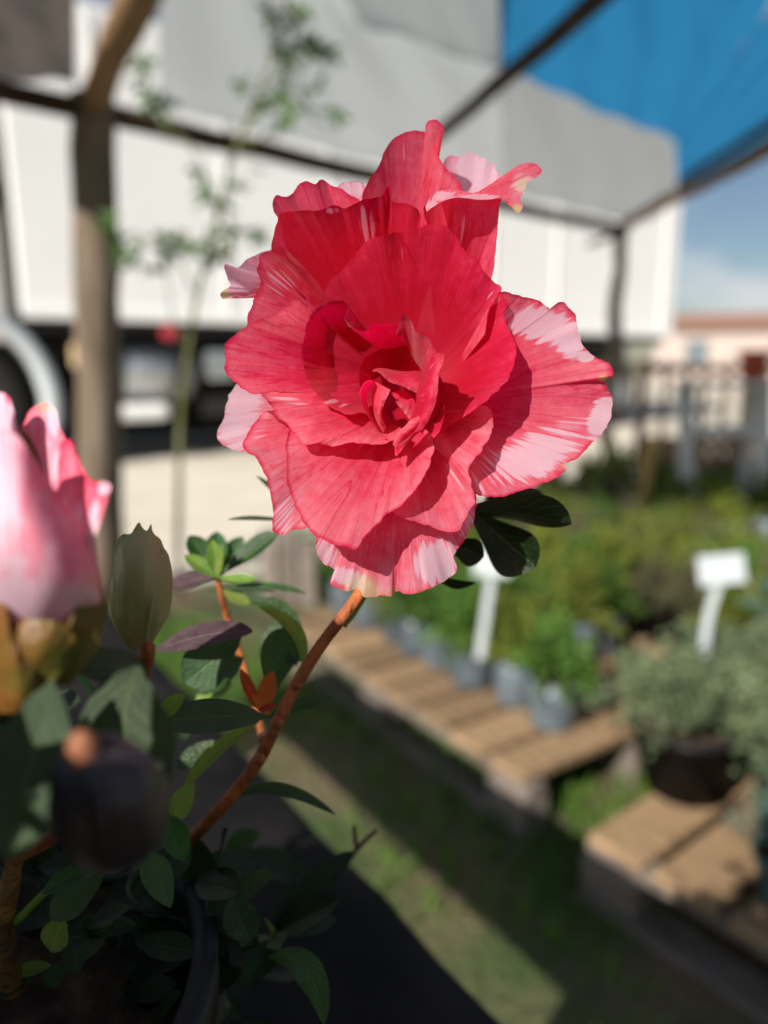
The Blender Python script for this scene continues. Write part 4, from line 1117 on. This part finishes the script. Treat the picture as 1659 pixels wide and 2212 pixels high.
# bottom right and bottom front petals
FP('petal', [(1000, 1200, 3), (1080, 1180, 2), (1122, 1215, 1), (1112, 1290, 0), (1082, 1342, 2), (1060, 1380, 3), (1030, 1420, 3), (1036, 1480, 4), (1050, 1550, 4), (1010, 1620, 5), (985, 1665, 6), (960, 1672, 6), (922, 1664, 6), (880, 1650, 7), (850, 1640, 7), (792, 1622, 8), (735, 1604, 8), (700, 1540, 7)], base([(840, 1220), (800, 1250)], -13), seed=18, dens=(0.78, 0.32), white=[(960, 1480, 60, 120, -25, 0.42), (900, 1560, 40, 60, 0, 0.3)], ruffle=1.0, rfreq=7, nt_=140, bulge=2.5, rimdark=0.2)
FP('petal', [(380, 1250, 6), (330, 1276, 7), (318, 1300, 7), (314, 1352, 8), (318, 1430, 9), (330, 1500, 10), (356, 1580, 11), (390, 1645, 12), (440, 1690, 13), (480, 1712, 13), (500, 1722, 13), (540, 1730, 14), (568, 1741, 14), (592, 1735, 14), (622, 1690, 14), (680, 1630, 13), (722, 1590, 12), (782, 1550, 11), (832, 1490, 10), (872, 1410, 8), (892, 1340, 6), (880, 1290, 4)], base([(690, 1210), (760, 1240), (820, 1240)], -8), seed=19, dens=(0.76, 0.34), white=[(560, 1560, 90, 140, 0, 0.28), (640, 1460, 60, 90, 20, 0.3)], ruffle=0.8, rfreq=7, nt_=170, ns=54, bulge=4.5, rimdark=0.4)
# inner cup on the left
FP('petal', [(640, 1215, 7), (610, 1206, 8), (560, 1211, 9), (510, 1196, 6.5), (462, 1166, 7.0), (422, 1122, 7.5), (400, 1080, 7.5), (382, 1020, 7.5), (376, 980, 7.5), (388, 900, 7.0), (408, 832, 6.5), (450, 790, 6.0), (505, 768, 5.5), (545, 775, 5.5), (556, 800, 6.5), (548, 835, 8.5), (565, 868, 12), (600, 886, 12), (632, 888, 10), (642, 862, 9), (700, 858, 7), (742, 870, 5), (772, 842, 4), (800, 880, 0)], base([(690, 1130), (680, 1080), (700, 1040), (760, 1020), (800, 1030)], -10), seed=20, dens=(1.20, 0.78), white=[(500, 830, 60, 60, 0, 0.25), (560, 860, 40, 20, 30, 0.55), (510, 1165, 75, 26, 10, 0.55)], ruffle=0.7, rfreq=9, nt_=170, bulge=-3.5, rimdark=-0.2)
# centre: tall curled petaloid on the right of the throat
FP('petal', [(742, 900, 6), (760, 850, 9), (775, 822, 11), (800, 846, 12), (822, 890, 13), (870, 918, 14), (890, 958, 14), (932, 978, 13), (926, 1010, 13), (910, 1060, 13), (905, 1130, 13), (886, 1200, 12), (850, 1262, 11), (800, 1300, 10), (768, 1350, 10), (742, 1375, 10), (738, 1330, 10)],
   [(790, 950, -3), (820, 1010, -4), (842, 1040, 0), (840, 1080, 6), (826, 1130, 8), (820, 1180, 8), (800, 1230, 7), (760, 1290, 7), (736, 1315, 8)], seed=21, dens=(0.95, 0.60), white=[(880, 990, 40, 70, 10, 0.4), (850, 1160, 30, 70, 0, 0.35)], ruffle=0.6, rfreq=9, nt_=130, ns=34, bulge=2.0, rimdark=0.0, jag=2)
FP('petal', [(652, 1046, 8), (672, 1048, 9), (690, 1062, 9.5), (720, 1088, 9), (760, 1100, 8), (800, 1118, 7), (826, 1130, 6)], [(668, 1034, 2), (700, 1034, 2), (740, 1042, 2), (780, 1046, 2), (830, 1044, 2), (848, 1060, 2), (850, 1090, 2)], seed=22, dens=(0.85, 0.55), white=[(700, 1070, 60, 14, 30, 0.4)], ruffle=0.3, ns=24, nt_=70, jag=1.2, rimdark=-0.15, mid=[(660, 1037, 6), (690, 1044, 7), (730, 1060, 7), (770, 1072, 6.5), (815, 1076, 6), (838, 1090, 6)])
FP('petal', [(650, 1078, 9), (622, 1088, 9.5), (606, 1110, 10), (602, 1145, 10), (612, 1180, 10), (630, 1215, 10), (655, 1250, 9), (690, 1300, 8), (715, 1312, 8)], [(660, 1090, 1), (640, 1110, 0), (630, 1150, 0), (640, 1190, 0), (660, 1230, 0), (690, 1270, 0), (720, 1300, 2)], seed=23, dens=(0.9, 0.55), white=[(604, 1140, 10, 80, 0, 0.35)], ruffle=0.3, ns=22, nt_=80, jag=1.0, rimdark=-0.2)
FP('petal', [(722, 1118, 8), (704, 1155, 8.5), (692, 1190, 8.5), (688, 1212, 8), (695, 1240, 7), (706, 1264, 6)], [(664, 1086, 4), (652, 1120, 4), (650, 1160, 4), (655, 1205, 4), (668, 1245, 4), (690, 1290, 4)], seed=24, dens=(0.7, 0.40), white=[(700, 1150, 18, 50, 10, 0.4)], ruffle=0.3, ns=22, nt_=70, jag=1.2, bulge=2.5, rimdark=-0.1)
FP('petal', [(740, 1152, 6), (746, 1172, 6), (765, 1190, 5.5), (782, 1215, 5), (798, 1236, 5)], [(724, 1128, 1), (760, 1120, 2), (800, 1134, 3), (815, 1160, 4), (824, 1200, 4)], seed=25, dens=(0.85, 0.32), white=[(765, 1180, 30, 30, 0, 0.35)], ruffle=0.3, ns=22, nt_=60, jag=1.4, rimdark=-0.1)
FP('petal', [(826, 1222, 10), (800, 1234, 10.5), (780, 1255, 10.5), (756, 1280, 10.5), (738, 1308, 10), (732, 1330, 10)], [(890, 1190, 9), (870, 1240, 9), (850, 1270, 8.5), (815, 1300, 8), (780, 1340, 8), (760, 1372, 8)], seed=26, dens=(0.8, 0.45), white=[(800, 1242, 30, 16, -30, 0.5)], ruffle=0.3, ns=22, nt_=60, jag=1.2, bulge=1.5, rimdark=-0.15)
# throat floor
FP('petal', [(600, 1040, -2), (610, 1190, -3), (680, 1330, -3), (770, 1340, -3), (890, 1240, -4), (900, 1060, -4), (800, 950, -5), (640, 980, -3), (600, 1036, -2)], base([(750, 1150), (760, 1160)], -17), seed=27, dens=(1.2, 1.1), ruffle=0.2, rimdark=0.0)

# --- leaves
def leaf(base_p, tip_p, width, face, parent, mat, sag=0.0, fold=0.25, obov=0.15, name='leaf', origin=None, wav=0.03, curl=0.0, nu=18, nv=8, seed=None, mid=None):
    """base/tip world points; face = rough normal direction"""
    origin = AZ if origin is None else origin
    a, b = Vector(base_p), Vector(tip_p)
    L_ = (b - a).length
    if mid is None:
        mid = (a + b) / 2 + Vector((0, 0, sag * L_))
    else:
        mid = Vector(mid) * 2 - (a + b) * 0.5
    face = Vector(face).normalized()
    g = np.zeros((nu + 1, nv + 1, 3)); uv = np.zeros((nu + 1, nv + 1, 2))
    ph = random.uniform(0, 6.28)
    for i in range(nu + 1):
        u = i / nu
        p = a * (1-u)**2 + mid * (2*u*(1-u)) + b * u*u
        t = ((mid - a) * (2*(1-u)) + (b - mid) * (2*u)).normalized()
        side = t.cross(face).normalized()
        nrm = side.cross(t).normalized()
        uu = u ** (1.0 + obov * 1.6)
        w = width / 2 * (math.sin(math.pi * min(1, 0.04 + 0.955 * uu)) ** 0.72)
        if u < 0.10: w *= 0.25 + 0.75 * (u / 0.10)
        for j in range(nv + 1):
            v_ = -1 + 2 * j / nv
            off = side * (v_ * w) + nrm * (fold * abs(v_) ** 1.3 * w + wav * width * math.sin(u * 9 + ph + (2 if v_ > 0 else 0)) * v_ * v_ - curl * width * u * u)
            q = p + off
            g[i, j] = q; uv[i, j] = (u, (v_ + 1) / 2)
    o = surf(name, g, mat, parent, None, uv, origin)
    return o
TOCAM = Vector((0, -CT, ST))
UP = Vector((0, 0, 1))
def face_(up=0.6, cam_=0.6, side=0.0): return UP * up + TOCAM * cam_ + Vector((side, 0, 0))
def LF(b_, t_, wpx, face=None, mat='leaf', d0=0.2, d1=None, **k):
    d1 = d0 if d1 is None else d1
    dm = (d0 + d1) / 2
    m_ = k.pop('m', None)
    if m_ is not None: k['mid'] = pd(m_[0], m_[1], dm)
    return leaf(pd(*b_, d0), pd(*t_, d1), wpx / FPX * dm, face or face_(), az, M[mat], **k)
def F(x, y): return F2px(x, y)

# leaves round the bloom
LF(F(1000, 1590), F(1424, 1640), 118, face_(0.5, -0.45, 0.1), 'leaf_shaded', d0=0.200, d1=0.196, fold=0.35, obov=0.5, sag=0.06)
LF(F(1080, 1545), F(1318, 1530), 60, face_(0.7, 0.5), 'leaf_shaded', d0=0.212, fold=0.3, obov=0.3)
LF(F(1030, 1580), F(1288, 1806), 128, face_(-0.35, 0.75, -0.35), 'leaf_shaded', d0=0.206, d1=0.203, fold=0.3, obov=0.7)
LF(F(930, 1700), F(1086, 1765), 72, face_(-0.2, 0.6, -0.5), 'leaf_shaded', d0=0.204, d1=0.202, fold=0.2, obov=0.6)
LF(F(880, 1850), F(1052, 1868), 52, face_(-0.7, 0.5), 'leaf_shaded', d0=0.203, fold=0.3, obov=0.4)
LF((640, 1128), (491, 1123), 22, face_(0.9, 0.25), 'leaf_grey', d0=0.215, sag=0.02, fold=0.5)
LF((650, 1110), (552, 1027), 20, face_(0.9, 0.3), d0=0.222, fold=0.4)
# rosette behind, left of the stem
RB = (470, 1248)
LF(RB, (602, 1152), 62, face_(0.75, 0.55, -0.2), d0=0.235, obov=0.6, fold=0.35)
LF(RB, (408, 1158), 54, face_(0.6, 0.7, 0.4), d0=0.238, obov=0.4, fold=0.3)
LF(RB, (468, 1148), 50, face_(0.3, 0.9), d0=0.245, obov=0.4)
LF(RB, (525, 1160), 46, face_(0.4, 0.9), d0=0.246, obov=0.3)
LF(RB, (400, 1200), 40, face_(0.7, 0.5, 0.3), 'leaf_young', d0=0.230, obov=0.2)
LF(RB, (458, 1166), 34, face_(0.2, 0.9, 0.3), 'leaf_young', d0=0.229, obov=0.1)
LF(RB, (480, 1176), 26, face_(0.2, 0.9, -0.5), 'leaf_young', d0=0.228, obov=0.1)
LF(RB, (352, 1268), 60, face_(0.9, 0.4), 'leaf_purple', d0=0.236, obov=0.2)
LF(RB, (380, 1245), 44, face_(0.9, 0.35), 'leaf_grey', d0=0.240, obov=0.2)
LF(RB, (555, 1250), 26, face_(0.8, 0.6), 'leaf_young', d0=0.228, obov=0.2, sag=-0.05)
LF((500, 1268), (665, 1284), 24, face_(0.9, 0.3), 'leaf', d0=0.230, sag=0.08, fold=0.5)
LF((490, 1275), (595, 1278), 20, face_(0.9, 0.3), 'leaf_grey', d0=0.226, fold=0.5)
LF((480, 1275), (540, 1305), 30, face_(0.4, 0.8), 'leaf_young', d0=0.226)
# mid group
LF((329, 1410), (545, 1364), 84, face_(0.85, 0.35), 'leaf_purple', d0=0.205, sag=0.12, fold=0.1, obov=0.2)
LF((520, 1375), (400, 1475), 100, face_(0.2, 0.9, 0.2), 'leaf_grey', d0=0.208, obov=0.5, fold=0.2)
LF((655, 1430), (588, 1498), 88, face_(0.3, 0.9, 0.3), 'leaf', d0=0.215, d1=0.21, obov=0.1, m=(612, 1400), fold=0.1)
LF((652, 1445), (560, 1312), 30, face_(0.5, 0.7), 'leaf_young', d0=0.208, m=(640, 1365), fold=0.4)
LF((640, 1440), (540, 1300), 46, face_(0.6, 0.6), 'leaf', d0=0.222, m=(620, 1335), fold=0.3)
LF((560, 1420), (640, 1330), 60, face_(0.6, 0.6), 'leaf', d0=0.232)
LF((430, 1500), (525, 1420), 66, face_(0.7, 0.6), 'leaf', d0=0.225)
LF((420, 1520), (500, 1475), 54, face_(0.8, 0.5), 'leaf_young', d0=0.23)
LF((575, 1550), (334, 1562), 80, face_(0.65, 0.7), 'leaf_grey', d0=0.188, d1=0.182, sag=0.07, fold=0.15, obov=0.15)
LF((575, 1552), (722, 1508), 40, face_(0.9, 0.3), 'leaf', d0=0.205, sag=0.05)
LF((500, 1732), (724, 1760), 34, face_(0.9, 0.35), 'leaf', d0=0.21, m=(597, 1706), fold=0.3)
LF((560, 1560), (400, 1700), 34, face_(0.5, 0.8), 'leaf_young', d0=0.2, m=(470, 1620), fold=0.4)
LF((420, 1690), (370, 1775), 54, face_(0.6, 0.7), 'leaf_young', d0=0.21)
LF((470, 1600), (380, 1660), 44, face_(0.6, 0.7), 'leaf', d0=0.214)
# withered orange scraps by the stem
LF((560, 1535), (520, 1445), 26, face_(0.3, 0.9), 'leaf_orange', d0=0.2, obov=0.1)
LF((565, 1535), (590, 1450), 42, face_(0.3, 0.9, -0.2), 'leaf_orange', d0=0.205, obov=0.1)
LF((585, 1545), (545, 1500), 20, face_(0.3, 0.9), 'leaf_orange', d0=0.198)
LF((600, 1520), (558, 1535), 14, face_(0.3, 0.9), 'leaf_orange', d0=0.197)
# big near leaves, lower left
LF((318, 1452), (142, 1446), 112, face_(0.8, 0.5, 0.1), 'leaf', d0=0.145, d1=0.135, sag=0.16, fold=-0.05, obov=-0.15)
LF((300, 1440), (345, 1800), 230, face_(0.35, 0.85, -0.15), 'leaf_grey', d0=0.128, d1=0.118, sag=0.02, fold=0.12, obov=0.1, m=(270, 1600))
LF((110, 1470), (20, 1860), 190, face_(0.45, 0.85, 0.1), 'leaf_grey', d0=0.116, d1=0.108, fold=0.1, obov=0.2)
LF((330, 1560), (400, 1500), 40, face_(0.5, 0.7), 'leaf_young', d0=0.16)
LF((60, 1500), (-80, 1640), 120, face_(0.7, 0.6), 'leaf', d0=0.14)
# lower group around two whorls
WB = (440, 1990)
for (t_, w_, mt, dd, mm) in [((222, 1958), 66, 'leaf_shaded', 0.205, (330, 1940)), ((252, 1984), 56, 'leaf_shaded', 0.2, (350, 2012)), ((428, 1812), 74, 'leaf_shaded', 0.215, None), ((592, 1890), 60, 'leaf_grey', 0.205, (520, 1930)),
                             ((370, 1958), 0, 'leaf_shaded', 0.2, None), ((300, 2110), 110, 'leaf_shaded', 0.2, None), ((460, 2090), 110, 'leaf_shaded', 0.195, None), ((520, 1880), 46, 'leaf_shaded', 0.22, None), ((430, 2200), 130, 'leaf_shaded', 0.2, None),
                             ((230, 2090), 80, 'leaf_shaded', 0.215, None), ((350, 2210), 120, 'leaf_shaded', 0.21, None), ((560, 2040), 60, 'leaf_shaded', 0.215, None)]:
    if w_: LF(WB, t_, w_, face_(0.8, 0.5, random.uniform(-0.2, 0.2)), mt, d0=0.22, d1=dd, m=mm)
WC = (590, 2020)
for (t_, w_, mt, dd) in [((734, 1944), 66, 'leaf_shaded', 0.215), ((760, 1840), 70, 'leaf_shaded', 0.235), ((725, 1985), 50, 'leaf_shaded', 0.24), ((640, 1900), 50, 'leaf_shaded', 0.24), ((520, 2045), 40, 'leaf_grey', 0.21), ((606, 2050), 46, 'leaf_grey', 0.2), ((575, 1985), 24, 'leaf_young', 0.21), ((700, 1880), 56, 'leaf_shaded', 0.25), ((540, 2120), 70, 'leaf_shaded', 0.22)]:
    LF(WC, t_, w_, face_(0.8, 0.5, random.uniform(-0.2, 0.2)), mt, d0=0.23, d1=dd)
LF((580, 2068), (700, 2212), 62, face_(0.8, 0.4, -0.3), 'leaf', d0=0.20, d1=0.195, m=(662, 2092), fold=0.1)
LF((322, 1845), (368, 1960), 64, face_(0.3, 0.85, 0.2), 'leaf_grey', d0=0.17, obov=-0.2)
LF((225, 1880), (110, 1985), 76, face_(0.5, 0.8), 'leaf_grey', d0=0.185)
LF((230, 1870), (90, 1930), 54, face_(0.8, 0.4), 'leaf', d0=0.18, sag=0.1)
LF((140, 1980), (108, 2054), 64, face_(0.4, 0.9), 'leaf_young', d0=0.19)
LF((245, 1995), (148, 2060), 66, face_(0.5, 0.8), 'leaf', d0=0.195)
LF((110, 2085), (32, 2100), 30, face_(0.7, 0.6), 'leaf_young', d0=0.2)
LF((150, 2085), (95, 2125), 40, face_(0.6, 0.7), 'leaf', d0=0.2)
LF((200, 2240), (235, 2180), 46, face_(0.5, 0.8), 'leaf_young', d0=0.2)
LF((480, 1850), (560, 1800), 60, face_(0.8, 0.5), 'leaf', d0=0.24)
LF((400, 1860), (360, 1760), 60, face_(0.7, 0.6), 'leaf', d0=0.2)
# inner leaves filling the bush, in the shade-darkened leaf colour
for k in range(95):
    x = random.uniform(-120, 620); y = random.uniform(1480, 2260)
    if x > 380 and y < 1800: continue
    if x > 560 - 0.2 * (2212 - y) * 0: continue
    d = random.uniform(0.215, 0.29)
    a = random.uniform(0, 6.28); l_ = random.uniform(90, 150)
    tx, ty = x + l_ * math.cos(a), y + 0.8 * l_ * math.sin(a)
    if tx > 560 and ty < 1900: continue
    LF((x, y), (tx, ty), random.uniform(45, 75), face_(0.8, 0.4, random.uniform(-0.4, 0.4)), 'leaf_shaded', d0=d, d1=d - random.uniform(-0.01, 0.02))

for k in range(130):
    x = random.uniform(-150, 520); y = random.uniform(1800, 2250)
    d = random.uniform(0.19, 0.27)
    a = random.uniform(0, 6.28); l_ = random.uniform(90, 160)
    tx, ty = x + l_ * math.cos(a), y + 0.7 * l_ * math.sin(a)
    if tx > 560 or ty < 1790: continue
    LF((x, y), (tx, ty), random.uniform(45, 80), face_(0.8, 0.4, random.uniform(-0.5, 0.5)), 'leaf_shaded', d0=d, d1=d - random.uniform(-0.015, 0.02))

# --- stems
def px_tube(name, pts, rad, mat, n=26, bump=0.08, seg=12):
    P = smooth_path([pd(x, y, d) - AZ for x, y, d in pts], n)
    return tube(name, P, np.linspace(rad[0], rad[1], n), mat, az, seg, bump)
stem = px_tube('stem', [(F2px(790, 1300)[0], F2px(790, 1300)[1], 0.204), (812, 1200, 0.200), (775, 1285, 0.196), (700, 1385, 0.196), (645, 1470, 0.198), (600, 1560, 0.2), (560, 1640, 0.203), (500, 1720, 0.21), (430, 1795, 0.222), (330, 1900, 0.25), (250, 1990, 0.28)], (0.0014, 0.0023), M['twig'], 60, 0.05, 16)
for (x, y) in ((694, 1392), (640, 1478), (598, 1560), (560, 1640)):
    bm = bmesh.new(); bmesh.ops.create_icosphere(bm, subdivisions=2, radius=0.0017)
    o = bm_obj('node_scar', bm, M['twig'], stem, True); o.location = pd(x, y, 0.197) - AZ
px_tube('stem', [(790, 1280, 0.199), (765, 1320, 0.201), (740, 1350, 0.2)], (0.0009, 0.0012), M['leaf_young'], 10)
px_tube('stem', [(32, 1800, 0.185), (30, 1860, 0.187), (14, 1960, 0.19), (8, 2020, 0.195), (25, 2120, 0.2), (60, 2230, 0.21)], (0.0020, 0.0034), M['oldtwig'], 30, 0.12)
px_tube('stem', [(100, 1925, 0.182), (70, 1955, 0.186), (36, 1990, 0.19)], (0.0008, 0.0011), M['leaf_young'], 10)
px_tube('stem', [(470, 1250, 0.235), (490, 1330, 0.238), (520, 1420, 0.24), (560, 1560, 0.235), (570, 1600, 0.21)], (0.0010, 0.0014), M['twig'], 20)
px_tube('stem', [(440, 1990, 0.22), (420, 2060, 0.235), (360, 2130, 0.26), (300, 2180, 0.29)], (0.0010, 0.0016), M['twig'], 14)
px_tube('stem', [(590, 2020, 0.23), (540, 2080, 0.245), (440, 2140, 0.27), (330, 2190, 0.29)], (0.0010, 0.0016), M['twig'], 14)
px_tube('stem', [(90, 1500, 0.13), (70, 1620, 0.14), (50, 1760, 0.16), (32, 1830, 0.18)], (0.0022, 0.0022), M['twig'], 16)
px_tube('stem', [(320, 1400, 0.15), (300, 1480, 0.165), (230, 1640, 0.165), (120, 1800, 0.18), (30, 1850, 0.186)], (0.0015, 0.002), M['twig'], 18)
# forked dry twig tip
px_tube('stem', [(812, 1795, 0.26), (775, 1830, 0.262), (745, 1870, 0.265), (690, 1950, 0.27)], (0.0006, 0.0013), M['beam'], 12)
px_tube('stem', [(765, 1785, 0.26), (768, 1815, 0.262), (772, 1832, 0.262)], (0.0006, 0.0009), M['beam'], 8)

# --- buds
def ident(x, y): return x, y
def BP(parent, rim, base_, depth, mat='budpetal', **k):
    o = petal(k.pop('name', 'petal'), rim, base_, parent, (0, 0, 0), mat=M[mat], toF=ident, depth0=depth, **k)
    o.matrix_parent_inverse = parent.matrix_world.inverted()
    return o
def body(name, cx, cy, d, rx, ry, rz_, mat, pinch=0.5, tilt=0.0):
    """solid bud core: an egg standing along the picture's vertical"""
    bm = bmesh.new(); bmesh.ops.create_uvsphere(bm, u_segments=28, v_segments=18, radius=1.0)
    for v_ in bm.verts:
        z = v_.co.z
        f_ = 1.0 - pinch * max(0, z) ** 1.6
        v_.co.x *= f_; v_.co.y *= f_
    k = d / FPX
    bmesh.ops.scale(bm, vec=(rx * k, rz_ * k, ry * k), verts=bm.verts)
    o = bm_obj(name, bm, mat, az, True)
    o.location = pd(cx, cy, d) - AZ
    o.rotation_euler = (-TILT, tilt, 0)
    bpy.context.view_layer.update()
    return o
BD = 0.125
bud = body('bud', -5, 1230, BD + 0.012, 195, 330, 190, M['bract'], 0.45)
bud['label'] = 'large half-open pink and white bud'
# far petals with tips
BP(bud, [(40, 1200, -14), (48, 930, -15), (66, 880, -15), (100, 868, -14), (120, 890, -13), (128, 920, -12), (150, 960, -11), (172, 1000, -10), (200, 1100, -8), (195, 1200, -6)], [(110, 1330, -6), (140, 1330, -6)], BD, seed=31, dens=(0.2, 0.32), white=[(110, 900, 26, 60, 0, 0.9), (110, 1010, 30, 60, 0, 0.7)], bulge=3, ruffle=0.6, jag=3, tips=[(100, 872, 22, 0.4)])
BP(bud, [(120, 1250, -6), (130, 960, -9), (150, 950, -8), (165, 985, -6), (180, 1020, -4), (200, 1038, -1), (222, 1040, 2), (237, 1048, 3), (232, 1066, 3), (216, 1078, 2), (205, 1120, -1), (212, 1200, -2), (222, 1280, -3), (200, 1330, -4)], [(130, 1345, -4), (160, 1340, -4)], BD, seed=32, dens=(0.15, 0.55), white=[(150, 1180, 40, 110, 0, 0.9), (228, 1050, 16, 26, 0, 1.0), (205, 1180, 18, 110, 0, 1.0), (155, 1010, 20, 40, -20, 0.4)], tips=[(215, 1200, 60, 0.35)], bulge=5, ruffle=0.4, jag=2)
BP(bud, [(-120, 1200, -4), (-60, 900, -8), (-20, 850, -8), (8, 848, -8), (25, 870, -7), (36, 940, -6), (60, 1100, -4), (80, 1250, 0)], [(-40, 1340, -2), (20, 1340, -2)], BD, seed=33, dens=(0.25, 0.3), white=[(0, 920, 60, 90, 0, 0.8)], bulge=6, ruffle=0.4, jag=2)
# front petal
BP(bud, [(-190, 1300, -6), (-170, 1120, -2), (-90, 980, 4), (-10, 930, 7), (26, 932, 7), (60, 975, 7), (110, 1045, 6), (160, 1110, 5), (195, 1170, 3), (216, 1240, 0), (218, 1300, -3)], [(-120, 1345, -2), (-40, 1355, 4), (60, 1352, 5), (130, 1340, 3), (190, 1315, -1)], BD, seed=34, dens=(0.10, 0.36), white=[(-60, 1100, 110, 300, 12, 0.95), (40, 1310, 230, 70, 0, 1.0), (20, 1215, 100, 30, 10, 0.6)], tips=[(215, 1290, 60, 0.3)], bulge=9, ruffle=0.3, jag=1.5, rimdark=0.0, nt_=80)
# bracts under the bud
def bract(parent, rim, base_, d, **k): return BP(parent, rim, base_, d, 'bract', name='bract', **k)
bract(bud, [(120, 1420, 3), (150, 1340, 4), (185, 1270, 2), (205, 1235, 0), (222, 1260, -1), (230, 1310, -3), (215, 1400, -4)], [(90, 1480, 2), (150, 1480, 0)], BD, seed=35, bulge=3, ruffle=0.4, jag=1.5)
bract(bud, [(-30, 1420, 5), (20, 1352, 7), (80, 1336, 7), (140, 1350, 6), (165, 1400, 4), (130, 1470, 4)], [(20, 1500, 3), (90, 1500, 3)], BD, seed=36, bulge=3, ruffle=0.6, jag=2)
bract(bud, [(-90, 1380, 6), (-60, 1310, 7), (0, 1300, 8), (30, 1340, 8), (50, 1400, 8), (80, 1450, 7), (90, 1500, 6)], [(0, 1540, 5), (50, 1540, 5)], BD, seed=37, bulge=2, ruffle=0.8, jag=2)
# green bud behind
bud2 = body('bud', 302, 1275, 0.170, 62, 128, 58, M['budgreen'], 0.35, 0.06)
bud2['label'] = 'small closed greenish bud with toothed tip'
def gb(rim, base_, **k): return BP(bud2, rim, base_, 0.166, 'budgreen', name='bract', **k)
gb([(246, 1320, 1), (244, 1230, 2), (256, 1170, 3), (262, 1156, 3), (282, 1152, 3), (292, 1138, 3), (300, 1128, 3), (308, 1142, 3), (316, 1148, 3), (326, 1132, 3), (332, 1150, 3), (350, 1170, 2), (362, 1220, 1), (352, 1320, 1)], [(280, 1388, 0), (320, 1390, 0)], seed=41, bulge=6, ruffle=0.3, jag=1.5)
gb([(320, 1330, 4), (330, 1240, 4), (350, 1185, 3), (364, 1200, 1), (374, 1260, -1), (366, 1330, -1)], [(312, 1396, 1), (325, 1396, 1)], seed=42, bulge=4, ruffle=0.2, jag=1.0)
gb([(244, 1300, 0), (246, 1190, -2), (258, 1160, -3), (270, 1190, -1), (280, 1290, 3)], [(280, 1380, 1), (300, 1386, 1)], seed=43, bulge=4, ruffle=0.3, jag=1.0)
# dark bud close to the lens
bud3 = body('bud', 236, 1730, 0.105, 128, 150, 110, M['darkbud'], 0.3, -0.2)
bud3['label'] = 'dark purple-black closed bud with orange tip'
def db(rim, base_, mat='darkbud', **k): return BP(bud3, rim, base_, 0.100, mat, name='bract', **k)
db([(100, 1700, 4), (110, 1660, 4), (150, 1620, 3), (190, 1610, 3), (215, 1650, 5), (235, 1740, 7), (240, 1830, 5)], [(180, 1860, 2), (230, 1872, 2)], seed=51, bulge=4, ruffle=0.3, jag=1.0)
db([(200, 1690, 6), (215, 1640, 5), (270, 1610, 3), (330, 1640, 1), (364, 1720, -2), (360, 1800, -3)], [(240, 1872, 2), (300, 1865, 1)], seed=52, bulge=4, ruffle=0.3, jag=1.0)
bm = bmesh.new(); bmesh.ops.create_uvsphere(bm, u_segments=16, v_segments=12, radius=0.0024)
bmesh.ops.scale(bm, vec=(0.9, 0.8, 1.4), verts=bm.verts)
o = bm_obj('bud_tip', bm, simple('orange_bud_tip', (0.30, 0.125, 0.05), (0.24, 0.085, 0.05), 80, 0.6), bud3, True)
o.matrix_parent_inverse = bud3.matrix_world.inverted(); o.location = pd(180, 1628, 0.097)

# --- unseen leaf clusters left of the camera, added to shade the lower leaves
def shade_foliage(name, c, r, n, seed, size=0.032):
    r_ = np.random.RandomState(seed)
    verts, faces = [], []
    for i in range(n):
        while True:
            q = r_.uniform(-1, 1, 3)
            if np.dot(q, q) < 1: break
        p = Vector(c) + Vector(tuple(q * np.array(r)))
        if p.x + size > -0.60 * max(p.y, 0) - 0.012 - size * 0.2: continue
        dv = Vector(tuple(r_.normal(0, 1, 3))).normalized(); fc = (UP * 0.8 + Vector(tuple(r_.normal(0, 0.6, 3)))).normalized()
        sd = dv.cross(fc).normalized(); l_ = size * r_.uniform(0.7, 1.2); w_ = l_ * 0.2
        k = len(verts)
        verts += [p - AZ, p + dv * l_ * 0.3 + sd * w_ - AZ, p + dv * l_ * 0.7 + sd * w_ * 0.9 - AZ, p + dv * l_ - AZ, p + dv * l_ * 0.7 - sd * w_ * 0.9 - AZ, p + dv * l_ * 0.3 - sd * w_ - AZ]
        faces.append((k, k+1, k+2, k+3, k+4, k+5))
    o = mesh_obj(name, verts, faces, M['leaf'], az)
    o['kind'] = 'stuff'
    return o
shade_foliage('foliage', (-0.16, 0.06, 0.928), (0.11, 0.10, 0.035), 620, 5)
shade_foliage('foliage', (-0.105, 0.035, 0.955), (0.065, 0.034, 0.043), 420, 6, 0.026)
px_tube('stem', [(250, 1990, 0.28), (100, 1990, 0.25), (-300, 1800, 0.2)], (0.0022, 0.0018), M['oldtwig'], 10)
